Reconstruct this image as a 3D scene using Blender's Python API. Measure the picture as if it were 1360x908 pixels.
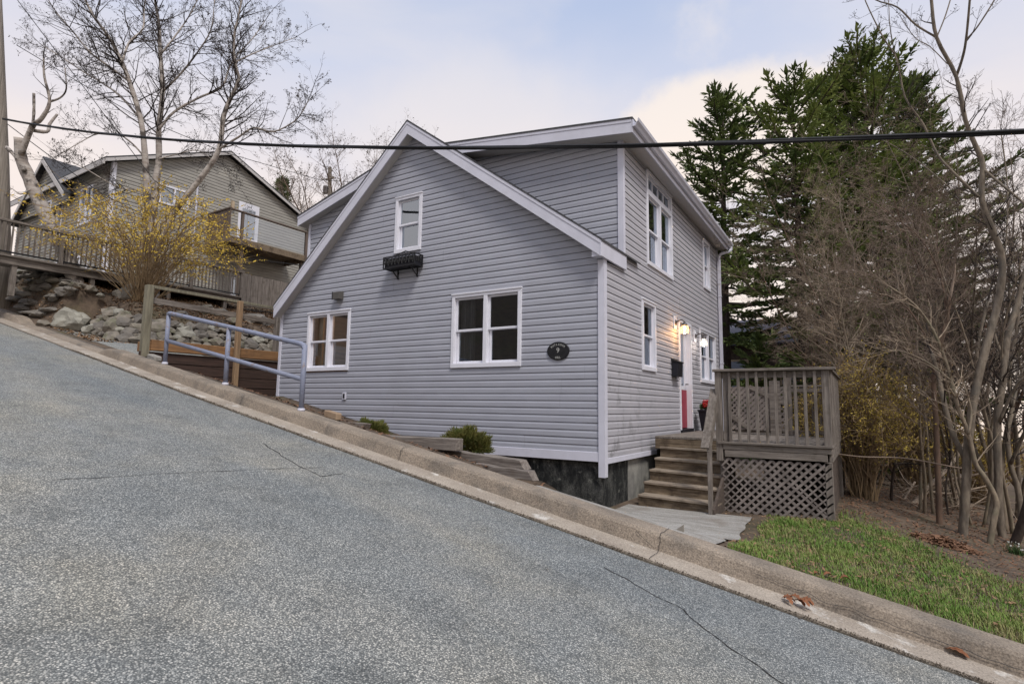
import bpy, bmesh, math, random
from math import sin, cos, pi, radians, sqrt
from mathutils import Vector as V, Matrix
from mathutils import noise as mnoise

for o in list(bpy.data.objects): bpy.data.objects.remove(o)
scene = bpy.context.scene
COL = scene.collection
R = random.Random(7)

# ------------------------------------------------------------------ camera, sky, sun, exposure
F_PX, YAW, PITCH, ROLL = 749.22, radians(-32.135), radians(6.426), radians(0.792)
CAM = V((3.124, -7.411, 0.791))
_f0 = V((sin(YAW), cos(YAW), 0)); _r0 = V((cos(YAW), -sin(YAW), 0)); _u0 = V((0, 0, 1))
FW = _f0*cos(PITCH) + _u0*sin(PITCH); _u1 = _u0*cos(PITCH) - _f0*sin(PITCH)
RI = _r0*cos(ROLL) + _u1*sin(ROLL); UP = _u1*cos(ROLL) - _r0*sin(ROLL)
cd = bpy.data.cameras.new('camera'); cam = bpy.data.objects.new('camera', cd); COL.objects.link(cam)
cd.sensor_fit = 'HORIZONTAL'; cd.sensor_width = 36; cd.lens = F_PX/1360*36; cd.clip_start = 0.05; cd.clip_end = 4000
M = Matrix((RI, UP, -FW)).transposed().to_4x4(); M.translation = CAM; cam.matrix_world = M
scene.camera = cam

SUN_EL, SUN_AZ = radians(55), radians(126)      # azimuth of the sun, clockwise from +y
w = bpy.data.worlds.new('World'); scene.world = w; w.use_nodes = True
nt = w.node_tree; nt.nodes.clear()
def N(t, tree=None, **kw):
    n = (tree or nt).nodes.new(t)
    for k, v in kw.items():
        if k[0] == 'i' and k[1:].isdigit(): n.inputs[int(k[1:])].default_value = v
        else: setattr(n, k, v)
    return n
def ramp(tree, stops, interp='LINEAR'):
    n = tree.nodes.new('ShaderNodeValToRGB'); cr = n.color_ramp; cr.interpolation = interp
    while len(cr.elements) < len(stops): cr.elements.new(0.5)
    for e, (p, c) in zip(cr.elements, stops):
        e.position = p; e.color = (c, c, c, 1) if isinstance(c, (int, float)) else (*c[:3], 1)
    return n
sky = N('ShaderNodeTexSky', sky_type='NISHITA', sun_disc=False, sun_elevation=SUN_EL, sun_rotation=SUN_AZ)
bg1 = N('ShaderNodeBackground', i1=0.09); nt.links.new(sky.outputs[0], bg1.inputs[0])
tc = N('ShaderNodeTexCoord'); sep = N('ShaderNodeSeparateXYZ'); nt.links.new(tc.outputs['Generated'], sep.inputs[0])
# colour of the cloud sheet by elevation
cr = ramp(nt, [(0.0, (.60, .495, .43)), (0.28, (.575, .50, .455)), (0.40, (.48, .455, .48)), (0.52, (.39, .41, .49)), (0.70, (.265, .325, .46)), (1.0, (.36, .42, .52))])
nz0 = N('ShaderNodeTexNoise', i2=1.6, i3=4.0, i4=0.5)
mp0 = N('ShaderNodeMapping'); mp0.inputs[3].default_value = (1, 1, 2.0)
nt.links.new(tc.outputs['Generated'], mp0.inputs[0]); nt.links.new(mp0.outputs[0], nz0.inputs[0])
ad = N('ShaderNodeMath', operation='MULTIPLY_ADD', i1=0.34, i2=-0.17); nt.links.new(nz0.outputs[0], ad.inputs[0])
ad2 = N('ShaderNodeMath', operation='ADD'); nt.links.new(sep.outputs[2], ad2.inputs[0]); nt.links.new(ad.outputs[0], ad2.inputs[1])
nt.links.new(ad2.outputs[0], cr.inputs[0])
# brighter cream clouds
mp = N('ShaderNodeMapping'); mp.inputs[1].default_value = (0.35, 0.1, 0.0); mp.inputs[3].default_value = (1.5, 1.5, 4.2)
nz = N('ShaderNodeTexNoise', i2=1.9, i3=7.0, i4=0.52, i8=0.4)
nt.links.new(tc.outputs['Generated'], mp.inputs[0]); nt.links.new(mp.outputs[0], nz.inputs[0])
cm = ramp(nt, [(0.42, 0.0), (0.74, 0.55)])
nt.links.new(nz.outputs[0], cm.inputs[0])
cc = ramp(nt, [(0.0, (.65, .545, .46)), (0.3, (.65, .55, .465)), (0.5, (.58, .52, .475)), (0.8, (.42, .44, .50))])
nt.links.new(sep.outputs[2], cc.inputs[0])
fac = N('ShaderNodeMath', operation='MULTIPLY', i1=0.85); nt.links.new(cm.outputs[0], fac.inputs[0])
# one large cream cloud low over the spruces and a wisp above it
def blob(direction, r0, r1, flat=1.0):
    d = V(direction).normalized()
    dt = N('ShaderNodeVectorMath', operation='DISTANCE'); dt.inputs[1].default_value = (d.x, d.y, d.z*flat)
    sc_ = N('ShaderNodeVectorMath', operation='MULTIPLY'); sc_.inputs[1].default_value = (1, 1, flat); nt.links.new(tc.outputs['Generated'], sc_.inputs[0])
    nz_ = N('ShaderNodeTexNoise', i2=5.0, i3=6.0, i4=0.6); nt.links.new(tc.outputs['Generated'], nz_.inputs[0])
    ml = N('ShaderNodeMath', operation='MULTIPLY_ADD', i1=0.34, i2=-0.17); nt.links.new(nz_.outputs[0], ml.inputs[0])
    nt.links.new(sc_.outputs[0], dt.inputs[0])
    s = N('ShaderNodeMath', operation='ADD'); nt.links.new(dt.outputs[1], s.inputs[0]); nt.links.new(ml.outputs[0], s.inputs[1])
    m_ = N('ShaderNodeMapRange', interpolation_type='SMOOTHSTEP'); m_.inputs[1].default_value = r0; m_.inputs[2].default_value = r1
    m_.inputs[3].default_value = 1; m_.inputs[4].default_value = 0; nt.links.new(s.outputs[0], m_.inputs[0]); return m_
def ray(px, py): return (FW + RI*((px-680)/F_PX) - UP*((py-454)/F_PX))
b1 = blob(ray(985, 175), 0.17, 0.27, 2.6); b2 = blob(ray(945, 45), 0.0, 0.07); b3 = blob(ray(640, 175), 0.12, 0.36, 2.4)
mx = N('ShaderNodeMath', operation='MAXIMUM'); nt.links.new(b1.outputs[0], mx.inputs[0]); nt.links.new(fac.outputs[0], mx.inputs[1])
b2m = N('ShaderNodeMath', operation='MULTIPLY', i1=0.45); nt.links.new(b2.outputs[0], b2m.inputs[0])
mx2 = N('ShaderNodeMath', operation='MAXIMUM'); nt.links.new(mx.outputs[0], mx2.inputs[0]); nt.links.new(b2m.outputs[0], mx2.inputs[1])
b3m = N('ShaderNodeMath', operation='MULTIPLY', i1=0.45); nt.links.new(b3.outputs[0], b3m.inputs[0])
mx3 = N('ShaderNodeMath', operation='MAXIMUM'); nt.links.new(mx2.outputs[0], mx3.inputs[0]); nt.links.new(b3m.outputs[0], mx3.inputs[1])
mixc = N('ShaderNodeMixRGB'); nt.links.new(mx3.outputs[0], mixc.inputs[0]); nt.links.new(cr.outputs[0], mixc.inputs[1]); nt.links.new(cc.outputs[0], mixc.inputs[2])
bg2 = N('ShaderNodeBackground', i1=0.98); nt.links.new(mixc.outputs[0], bg2.inputs[0])
mixs = N('ShaderNodeMixShader', i0=0.88); nt.links.new(bg1.outputs[0], mixs.inputs[1]); nt.links.new(bg2.outputs[0], mixs.inputs[2])
wo = N('ShaderNodeOutputWorld'); nt.links.new(mixs.outputs[0], wo.inputs[0])

sl = bpy.data.lights.new('sun', 'SUN'); sl.energy = 1.5; sl.angle = radians(14); sl.color = (1.0, .95, .89)
so = bpy.data.objects.new('sun', sl); COL.objects.link(so)
sdir = V((sin(SUN_AZ)*cos(SUN_EL), cos(SUN_AZ)*cos(SUN_EL), sin(SUN_EL)))
so.rotation_euler = sdir.to_track_quat('Z', 'Y').to_euler(); so.location = (0, -20, 30)

vs = scene.view_settings
vs.view_transform = 'Standard'; vs.look = 'None'; vs.gamma = 1; vs.use_curve_mapping = False; vs.exposure = 0.88
scene.render.engine = 'CYCLES'
scene.cycles.max_bounces = 8; scene.cycles.transparent_max_bounces = 16

# ------------------------------------------------------------------ helpers
def onx(px, py, x): r = ray(px, py); return CAM + r*((x-CAM.x)/r.x)
def ony(px, py, y): r = ray(px, py); return CAM + r*((y-CAM.y)/r.y)
def atd(px, py, D): return CAM + ray(px, py)*D
def lerp(a, b, t): return a + (b-a)*t
def sm(a, b, x):
    t = max(0, min(1, (x-a)/(b-a))); return t*t*(3-2*t)

class MB:
    def __init__(s): s.v = []; s.f = []; s.mi = []; s.cur = 0
    def face(s, pts):
        n = len(s.v); s.v.extend([tuple(p) for p in pts]); s.f.append(tuple(range(n, n+len(pts)))); s.mi.append(s.cur)
    def addf(s, verts, faces):
        n = len(s.v); s.v.extend([tuple(p) for p in verts])
        for f in faces: s.f.append(tuple(i+n for i in f)); s.mi.append(s.cur)
    def box(s, a, b):
        x0, y0, z0 = a; x1, y1, z1 = b
        if x0 > x1: x0, x1 = x1, x0
        if y0 > y1: y0, y1 = y1, y0
        if z0 > z1: z0, z1 = z1, z0
        s.addf([(x0,y0,z0),(x1,y0,z0),(x1,y1,z0),(x0,y1,z0),(x0,y0,z1),(x1,y0,z1),(x1,y1,z1),(x0,y1,z1)],
               [(0,3,2,1),(4,5,6,7),(0,1,5,4),(1,2,6,5),(2,3,7,6),(3,0,4,7)])
    def obox(s, o, U, W, Nn, u0, u1, w0, w1, n0, n1):
        P = lambda u, q, n: V(o)+U*u+W*q+Nn*n
        s.addf([P(u0,w0,n0),P(u1,w0,n0),P(u1,w1,n0),P(u0,w1,n0),P(u0,w0,n1),P(u1,w0,n1),P(u1,w1,n1),P(u0,w1,n1)],
               [(0,3,2,1),(4,5,6,7),(0,1,5,4),(1,2,6,5),(2,3,7,6),(3,0,4,7)])
    def beam(s, p, q, wd, ht, up=(0,0,1), jit=0):
        p = V(p); q = V(q); d = (q-p); L = d.length; d.normalize(); upv = V(up)
        sd = d.cross(upv); sd.normalize(); u2 = sd.cross(d)
        s.obox(p, d, sd, u2, 0, L, -wd/2, wd/2, -ht/2, ht/2)
    def prism(s, poly, d):            # poly: list of points, extruded by vector d
        n = len(poly); d = V(d); a = [V(p) for p in poly]; b = [p+d for p in a]
        s.addf(a+b, [tuple(range(n-1,-1,-1)), tuple(range(n, 2*n))]+[(i,(i+1)%n,n+(i+1)%n,n+i) for i in range(n)])
    def tube(s, pts, rad, k=6, cap=True):
        pts = [V(p) for p in pts]; n = len(pts)
        if n < 2: return
        if isinstance(rad, (int, float)): rad = [rad]*n
        base = len(s.v); t = (pts[1]-pts[0]).normalized()
        a = t.orthogonal().normalized()
        for i in range(n):
            if i == 0: t = pts[1]-pts[0]
            elif i == n-1: t = pts[-1]-pts[-2]
            else: t = pts[i+1]-pts[i-1]
            if t.length < 1e-9: t = V((0,0,1))
            t.normalize(); a = a-t*a.dot(t)
            if a.length < 1e-6: a = t.orthogonal()
            a.normalize(); b = t.cross(a)
            for j in range(k):
                an = 2*pi*j/k; s.v.append(tuple(pts[i]+(a*cos(an)+b*sin(an))*rad[i]))
        for i in range(n-1):
            for j in range(k):
                j2 = (j+1) % k
                s.f.append((base+i*k+j, base+i*k+j2, base+(i+1)*k+j2, base+(i+1)*k+j)); s.mi.append(s.cur)
        if cap:
            s.f.append(tuple(base+j for j in range(k-1,-1,-1))); s.mi.append(s.cur)
            s.f.append(tuple(base+(n-1)*k+j for j in range(k))); s.mi.append(s.cur)
    def build(s, name, mats, parent=None, smooth=False, bevel=0):
        me = bpy.data.meshes.new(name); me.from_pydata(s.v, [], s.f)
        for m in (mats if isinstance(mats, (list, tuple)) else [mats]): me.materials.append(m)
        if any(s.mi): me.polygons.foreach_set('material_index', s.mi)
        if smooth: me.polygons.foreach_set('use_smooth', [True]*len(me.polygons))
        me.update()
        o = bpy.data.objects.new(name, me); COL.objects.link(o)
        if parent is not None:
            o.parent = parent
            o.matrix_parent_inverse = Matrix.Translation(-V(parent['_loc']))  if '_loc' in parent else Matrix.Identity(4)
        if bevel:
            b = o.modifiers.new('bevel', 'BEVEL'); b.width = bevel; b.segments = 1; b.limit_method = 'ANGLE'
        return o

def thing(name, label, cat, loc=(0,0,0), group=None):
    o = bpy.data.objects.new(name, None); COL.objects.link(o); o.location = loc; o['_loc'] = list(loc)
    o.empty_display_size = .2
    o['label'] = label; o['category'] = cat
    if group: o['group'] = group
    return o
def tag(o, label, cat, group=None):
    o['label'] = label; o['category'] = cat
    if group: o['group'] = group
    return o
def struct(o, kind='structure'): o['kind'] = kind; return o
def sub(o):       # a part that will carry sub-parts
    o['_loc'] = [0, 0, 0]; return o

# ------------------------------------------------------------------ materials
MATS = {}
def mat(name, c1, c2=None, scale=4.0, stretch=(1,1,1), rough=.8, bump=0.0, bscale=None, detail=5, lo=.35, hi=.65, spec=.3, metal=0.0, c3=None, scale3=1.0, m3=(.5,.7), f3=.6, speck=None):
    m = bpy.data.materials.new(name); m.use_nodes = True; t = m.node_tree; n = t.nodes; l = t.links
    p = n['Principled BSDF']; p.inputs['Roughness'].default_value = rough; p.inputs['Specular IOR Level'].default_value = spec; p.inputs['Metallic'].default_value = metal
    co = n.new('ShaderNodeTexCoord'); mp = n.new('ShaderNodeMapping'); mp.inputs[3].default_value = stretch
    l.new(co.outputs['Object'], mp.inputs[0])
    nz = n.new('ShaderNodeTexNoise'); nz.inputs['Scale'].default_value = scale; nz.inputs['Detail'].default_value = detail; nz.inputs['Roughness'].default_value = .6
    l.new(mp.outputs[0], nz.inputs[0])
    c2 = c2 or tuple(x*.8 for x in c1)
    r = ramp(t, [(lo, c1), (hi, c2)]); l.new(nz.outputs[0], r.inputs[0]); col = r.outputs[0]
    if c3:
        n3 = n.new('ShaderNodeTexNoise'); n3.inputs['Scale'].default_value = scale3; n3.inputs['Detail'].default_value = 6; n3.inputs['Roughness'].default_value = .65
        l.new(co.outputs['Object'], n3.inputs[0])
        r3 = ramp(t, [(m3[0], 0.0), (m3[1], f3)]); l.new(n3.outputs[0], r3.inputs[0])
        mx = n.new('ShaderNodeMixRGB'); l.new(r3.outputs[0], mx.inputs[0]); l.new(col, mx.inputs[1]); mx.inputs[2].default_value = (*c3, 1); col = mx.outputs[0]
    if speck:
        n4 = n.new('ShaderNodeTexNoise'); n4.inputs['Scale'].default_value = speck[0]; n4.inputs['Detail'].default_value = 3; n4.inputs['Roughness'].default_value = .75
        l.new(co.outputs['Object'], n4.inputs[0]); r4 = ramp(t, [(.34, speck[1]), (.66, speck[2])]); l.new(n4.outputs[0], r4.inputs[0])
        m4 = n.new('ShaderNodeMixRGB'); m4.blend_type = 'MULTIPLY'; m4.inputs[0].default_value = 1; l.new(col, m4.inputs[1]); l.new(r4.outputs[0], m4.inputs[2]); col = m4.outputs[0]
    l.new(col, p.inputs['Base Color'])
    if bump:
        b = n.new('ShaderNodeBump'); b.inputs['Strength'].default_value = bump; b.inputs['Distance'].default_value = .02
        nb = nz
        if bscale:
            nb = n.new('ShaderNodeTexNoise'); nb.inputs['Scale'].default_value = bscale; nb.inputs['Detail'].default_value = 4; l.new(mp.outputs[0], nb.inputs[0])
        l.new(nb.outputs[0], b.inputs['Height']); l.new(b.outputs[0], p.inputs['Normal'])
    MATS[name] = m; return m

SIDING = mat('lilac_grey_siding', (.375,.385,.435), (.345,.353,.40), scale=2.2, stretch=(1,1,3), rough=.55, c3=(.30,.30,.33), scale3=.7, m3=(.5,.8), f3=.5)
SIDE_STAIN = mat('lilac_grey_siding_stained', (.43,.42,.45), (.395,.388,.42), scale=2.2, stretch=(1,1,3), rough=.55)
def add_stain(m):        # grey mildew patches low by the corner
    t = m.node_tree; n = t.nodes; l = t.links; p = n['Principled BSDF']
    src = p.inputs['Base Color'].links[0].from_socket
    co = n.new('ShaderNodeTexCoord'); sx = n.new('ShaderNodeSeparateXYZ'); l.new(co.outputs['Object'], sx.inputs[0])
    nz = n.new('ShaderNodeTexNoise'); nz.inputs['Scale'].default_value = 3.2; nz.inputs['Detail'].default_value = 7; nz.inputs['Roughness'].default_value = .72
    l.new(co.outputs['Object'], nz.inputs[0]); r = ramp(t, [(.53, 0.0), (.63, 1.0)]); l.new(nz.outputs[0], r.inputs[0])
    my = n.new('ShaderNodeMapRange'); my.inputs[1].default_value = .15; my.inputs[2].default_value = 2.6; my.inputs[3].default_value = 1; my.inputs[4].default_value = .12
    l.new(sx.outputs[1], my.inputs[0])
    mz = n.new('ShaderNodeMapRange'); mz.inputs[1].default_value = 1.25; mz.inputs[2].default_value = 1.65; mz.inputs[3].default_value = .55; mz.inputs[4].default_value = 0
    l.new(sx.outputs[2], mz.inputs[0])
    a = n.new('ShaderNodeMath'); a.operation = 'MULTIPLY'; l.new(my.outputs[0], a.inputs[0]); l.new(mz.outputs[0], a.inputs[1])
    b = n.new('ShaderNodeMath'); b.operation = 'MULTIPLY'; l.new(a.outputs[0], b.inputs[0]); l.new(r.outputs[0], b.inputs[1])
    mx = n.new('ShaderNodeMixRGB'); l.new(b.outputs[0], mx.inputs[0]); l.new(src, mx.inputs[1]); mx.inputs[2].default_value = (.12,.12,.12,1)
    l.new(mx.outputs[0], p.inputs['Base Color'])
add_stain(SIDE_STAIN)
TRIM = mat('white_vinyl_trim', (.62,.62,.70), (.56,.56,.63), scale=3, rough=.5, c3=(.42,.41,.42), scale3=2.5, m3=(.58,.75), f3=.4)
WINWHITE = mat('white_window_vinyl', (.74,.74,.80), (.69,.69,.75), scale=6, rough=.4)
SOFFIT = mat('soffit_vinyl', (.52,.50,.49), (.46,.44,.43), scale=6, stretch=(1,8,1), rough=.6)
SHINGLE = mat('dark_roof_shingle', (.045,.045,.05), (.09,.09,.095), scale=18, stretch=(1,2,1), rough=.95, bump=.4)
FOUND = mat('stained_foundation_concrete', (.012,.013,.013), (.085,.085,.078), scale=6, stretch=(1.6,1.6,.8), detail=10, rough=.9, bump=.4, bscale=25, lo=.42, hi=.70, c3=(.24,.24,.21), scale3=7.0, m3=(.60,.70), f3=.6, speck=(60, .5, 1.5))
CONC_PALE = mat('pale_foundation_concrete', (.30,.29,.26), (.16,.155,.145), scale=4, rough=.9, bump=.3, bscale=30)
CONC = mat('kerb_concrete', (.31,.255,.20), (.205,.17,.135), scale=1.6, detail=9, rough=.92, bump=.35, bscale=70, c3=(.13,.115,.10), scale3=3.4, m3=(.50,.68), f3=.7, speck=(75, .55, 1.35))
GUTC = mat('gutter_concrete', (.39,.335,.275), (.285,.24,.195), scale=2.2, detail=9, rough=.92, bump=.35, bscale=70, c3=(.60,.57,.52), scale3=4.5, m3=(.57,.66), f3=.7, speck=(75, .62, 1.28))
SLAB = mat('pale_slab_concrete', (.36,.345,.32), (.25,.235,.21), scale=2.5, stretch=(1,4,1), detail=9, rough=.9, bump=.25, bscale=40, c3=(.20,.17,.14), scale3=2.2, m3=(.52,.7), f3=.7, speck=(60, .7, 1.2))
WOODG = {}
for ax, st in (('x', (1.2, 14, 14)), ('y', (14, 1.2, 14)), ('z', (14, 14, 1.2))):
    WOODG[ax] = mat('weathered_grey_wood_'+ax, (.23,.20,.175), (.115,.098,.085), scale=2.4, stretch=st, rough=.88, bump=.45, c3=(.085,.07,.055), scale3=5, m3=(.52,.7), f3=.7)
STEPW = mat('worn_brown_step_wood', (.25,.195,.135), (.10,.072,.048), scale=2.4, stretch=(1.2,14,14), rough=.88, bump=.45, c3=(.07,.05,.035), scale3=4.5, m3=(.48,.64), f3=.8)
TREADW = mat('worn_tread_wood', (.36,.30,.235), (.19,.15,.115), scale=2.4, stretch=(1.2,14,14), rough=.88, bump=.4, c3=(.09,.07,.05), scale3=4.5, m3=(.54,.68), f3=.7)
LATT = mat('lattice_wood', (.25,.215,.195), (.14,.12,.11), scale=6, rough=.9, bump=.2)
TIMB = mat('grey_landscape_timber', (.235,.205,.18), (.125,.105,.092), scale=2.0, stretch=(1.0,14,16), rough=.92, bump=.5, c3=(.10,.075,.06), scale3=4, m3=(.55,.7), f3=.6)
BEAMO = mat('orange_brown_beam_wood', (.30,.165,.075), (.20,.105,.05), scale=2, stretch=(10,1,10), rough=.85, bump=.3, c3=(.10,.06,.035), scale3=3, m3=(.5,.7), f3=.6)
REDPLANK = mat('red_brown_retaining_plank', (.072,.043,.034), (.04,.026,.021), scale=2, stretch=(10,1,12), rough=.85, bump=.35)
POSTW = mat('green_tinged_post_wood', (.24,.22,.16), (.14,.125,.09), scale=2.4, stretch=(12,12,1), rough=.88, bump=.35)
POSTT = mat('tan_post_wood', (.33,.22,.13), (.21,.14,.085), scale=2.4, stretch=(12,12,1), rough=.88, bump=.3)
BLUEPIPE = mat('blue_grey_painted_pipe', (.235,.255,.34), (.20,.22,.295), scale=6, rough=.5, c3=(.20,.135,.10), scale3=9, m3=(.57,.66), f3=.75, bump=.25, bscale=60)
POLEW = mat('utility_pole_wood', (.33,.295,.255), (.19,.165,.14), scale=2, stretch=(16,16,.6), rough=.9, bump=.4)
BLACK = mat('black_iron', (.012,.012,.014), (.02,.02,.022), scale=20, rough=.45)
BLACKP = mat('black_plastic', (.014,.014,.02), (.02,.02,.026), scale=6, rough=.45)
DARKMETAL = mat('lamp_metal', (.10,.09,.09), (.16,.15,.15), scale=20, rough=.4, metal=.6)
REDDOOR = mat('crimson_door_paint', (.33,.028,.055), (.28,.024,.047), scale=5, rough=.45)
CABLE = mat('black_cable', (.012,.012,.014), (.02,.02,.022), scale=10, rough=.6)
SHRUBL = mat('olive_shrub_leaf', (.075,.10,.022), (.18,.165,.045), scale=9, rough=.8, c3=(.20,.13,.06), scale3=7, m3=(.55,.7), f3=.6)
SPRUCE = mat('spruce_needles', (.09,.135,.045), (.29,.345,.11), scale=1.1, detail=4, rough=.8, lo=.38, hi=.62)
SPRUCE2 = mat('dark_spruce_needles', (.07,.11,.042), (.21,.265,.09), scale=1.3, detail=4, rough=.8, lo=.38, hi=.62)
BARKD = mat('dark_spruce_bark', (.045,.034,.028), (.085,.066,.055), scale=6, stretch=(3,3,1), rough=.95, bump=.5)
BARK = mat('grey_brown_bark', (.25,.20,.145), (.14,.11,.08), scale=7, stretch=(3,3,.8), rough=.9, bump=.4, c3=(.11,.115,.07), scale3=3.2, m3=(.5,.68), f3=.6)
BARKG = mat('silver_grey_bark', (.235,.195,.15), (.115,.092,.07), scale=7, stretch=(3,3,.8), rough=.9, bump=.4, c3=(.10,.095,.085), scale3=3.2, m3=(.5,.68), f3=.6)
BARKR = mat('red_brown_bark', (.155,.10,.07), (.09,.062,.046), scale=7, stretch=(3,3,.8), rough=.9, bump=.3)
TWIG = mat('brown_twig', (.25,.19,.145), (.14,.105,.08), scale=2, rough=.9)
TWIGT = mat('tan_twig', (.38,.30,.22), (.21,.165,.12), scale=2, rough=.9)
TWIGD = mat('dark_twig', (.03,.025,.023), (.06,.046,.04), scale=2, rough=.9)
DEADW = mat('bleached_dead_wood', (.42,.34,.26), (.24,.185,.14), scale=5, stretch=(2,2,2), rough=.9, bump=.3)
BIRCH = mat('white_birch_bark', (.50,.46,.42), (.33,.28,.245), scale=3, stretch=(1,1,5), rough=.8, bump=.2, c3=(.055,.045,.04), scale3=3.2, m3=(.50,.60), f3=.9)
FORSY = mat('yellow_forsythia_flower', (.72,.52,.08), (.54,.37,.05), scale=3, rough=.8)
FORSO = mat('ochre_forsythia_flower', (.56,.42,.08), (.38,.28,.06), scale=3, rough=.8)
FSTEM = mat('ochre_forsythia_stem', (.30,.215,.12), (.18,.125,.075), scale=3, rough=.9)
LEAFB = mat('dead_brown_leaf', (.24,.13,.075), (.12,.065,.04), scale=14, rough=.85, lo=.3, hi=.7)
LEAFT = mat('dead_tan_leaf', (.30,.185,.10), (.16,.095,.055), scale=14, rough=.85, lo=.3, hi=.7)
LEAFO = mat('orange_oak_leaf', (.27,.11,.05), (.15,.06,.03), scale=20, rough=.8)
GRASS = mat('grass_blade', (.10,.19,.032), (.18,.26,.055), scale=1.6, rough=.8, c3=(.30,.255,.12), scale3=2.6, m3=(.48,.66), f3=.75)
STONE = mat('grey_field_stone', (.255,.225,.185), (.14,.125,.105), scale=3.5, detail=8, rough=.92, bump=.5, bscale=18, c3=(.12,.125,.07), scale3=4, m3=(.52,.64), f3=.6)
STONED = mat('dark_slate_stone', (.115,.105,.095), (.20,.18,.155), scale=3, detail=8, rough=.92, bump=.5, bscale=18)
STONEP = mat('pale_rounded_stone', (.34,.325,.275), (.22,.21,.18), scale=4, detail=8, rough=.92, bump=.4, bscale=18)
STONEY = mat('lichen_yellow_stone', (.30,.24,.07), (.16,.14,.07), scale=5, detail=8, rough=.92, bump=.4)
GREYSIDE = mat('grey_green_clapboard', (.36,.345,.31), (.30,.287,.26), scale=1.5, stretch=(1,1,3), rough=.7)
DARKSIDE = mat('brown_shingle_siding', (.11,.085,.07), (.065,.052,.045), scale=5, stretch=(2,2,3), rough=.9, bump=.3)
ROOFG = mat('slate_blue_roof', (.13,.125,.15), (.09,.088,.105), scale=8, rough=.9)
FLOWER = mat('red_geranium_petal', (.50,.02,.025), (.36,.015,.02), scale=30, rough=.7)
LEAFG = mat('green_leaf', (.05,.10,.025), (.03,.06,.018), scale=12, rough=.7)
WHITEP = mat('white_petal', (.75,.75,.72), (.65,.65,.6), scale=20, rough=.7)
CURTAIN = mat('pale_curtain', (.20,.205,.21), (.14,.145,.15), scale=4, stretch=(8,8,1), rough=.9)
ROOMD = mat('dim_room_paint', (.075,.085,.11), (.06,.068,.09), scale=1, rough=.9)
ROOMW = mat('warm_wood_panelling', (.30,.13,.05), (.17,.07,.03), scale=1.4, stretch=(1,6,1), rough=.7)
CREAMW = mat('cream_inner_trim', (.50,.40,.28), (.4,.31,.22), scale=2, rough=.7)
BLUEROOM = mat('blue_room_furniture', (.03,.035,.055), (.02,.024,.04), scale=2, rough=.8)
LETTER = mat('pale_lettering', (.45,.45,.43), (.38,.38,.36), scale=20, rough=.6)
TILE = mat('pale_tile', (.6,.58,.52), (.45,.43,.38), scale=8, rough=.7)
BRICKT = mat('tan_brick', (.34,.25,.17), (.25,.17,.11), scale=8, rough=.9, bump=.3)

def glass(name, tint=(.80,.82,.84), refl=.16):
    m = bpy.data.materials.new(name); m.use_nodes = True; t = m.node_tree; n = t.nodes; n.clear(); l = t.links
    tr = n.new('ShaderNodeBsdfTransparent'); tr.inputs[0].default_value = (*tint, 1)
    gl = n.new('ShaderNodeBsdfGlossy'); gl.inputs['Roughness'].default_value = .015; gl.inputs[0].default_value = (.78,.88,1.0,1)
    fr = n.new('ShaderNodeFresnel'); fr.inputs[0].default_value = 1.5
    ml = n.new('ShaderNodeMath'); ml.operation = 'MULTIPLY_ADD'; ml.inputs[1].default_value = 1.0; ml.inputs[2].default_value = refl-.04; l.new(fr.outputs[0], ml.inputs[0]); ml.use_clamp = True
    nz = n.new('ShaderNodeTexNoise'); nz.inputs['Scale'].default_value = 1.3
    co = n.new('ShaderNodeTexCoord'); l.new(co.outputs['Object'], nz.inputs[0])
    b = n.new('ShaderNodeBump'); b.inputs['Strength'].default_value = .03; b.inputs['Distance'].default_value = .05; l.new(nz.outputs[0], b.inputs['Height']); l.new(b.outputs[0], gl.inputs['Normal'])
    mx = n.new('ShaderNodeMixShader'); l.new(ml.outputs[0], mx.inputs[0]); l.new(tr.outputs[0], mx.inputs[1]); l.new(gl.outputs[0], mx.inputs[2])
    o = n.new('ShaderNodeOutputMaterial'); l.new(mx.outputs[0], o.inputs[0]); return m
GLASS = glass('window_glass', refl=.16); GLASSU = glass('upper_window_glass', refl=.34)
JAR = glass('lamp_glass', tint=(.97,.95,.92), refl=.06)
_t = JAR.node_tree; _mx = [n_ for n_ in _t.nodes if n_.type == 'MIX_SHADER'][0]; _tl = _t.nodes.new('ShaderNodeBsdfTranslucent'); _tl.inputs[0].default_value = (.9,.88,.84,1)
_m2 = _t.nodes.new('ShaderNodeMixShader'); _m2.inputs[0].default_value = .14; _t.links.new(_mx.outputs[0], _m2.inputs[1]); _t.links.new(_tl.outputs[0], _m2.inputs[2])
_t.links.new(_m2.outputs[0], [n_ for n_ in _t.nodes if n_.type == 'OUTPUT_MATERIAL'][0].inputs[0])
def emis(name, c, s):
    m = bpy.data.materials.new(name); m.use_nodes = True; p = m.node_tree.nodes['Principled BSDF']
    p.inputs['Emission Color'].default_value = (*c, 1); p.inputs['Emission Strength'].default_value = s; p.inputs['Base Color'].default_value = (.8,.8,.8,1); return m
BULBW = emis('warm_bulb', (1,.66,.30), 4); BULBC = emis('cool_bulb', (1,.90,.82), 3)

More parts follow.
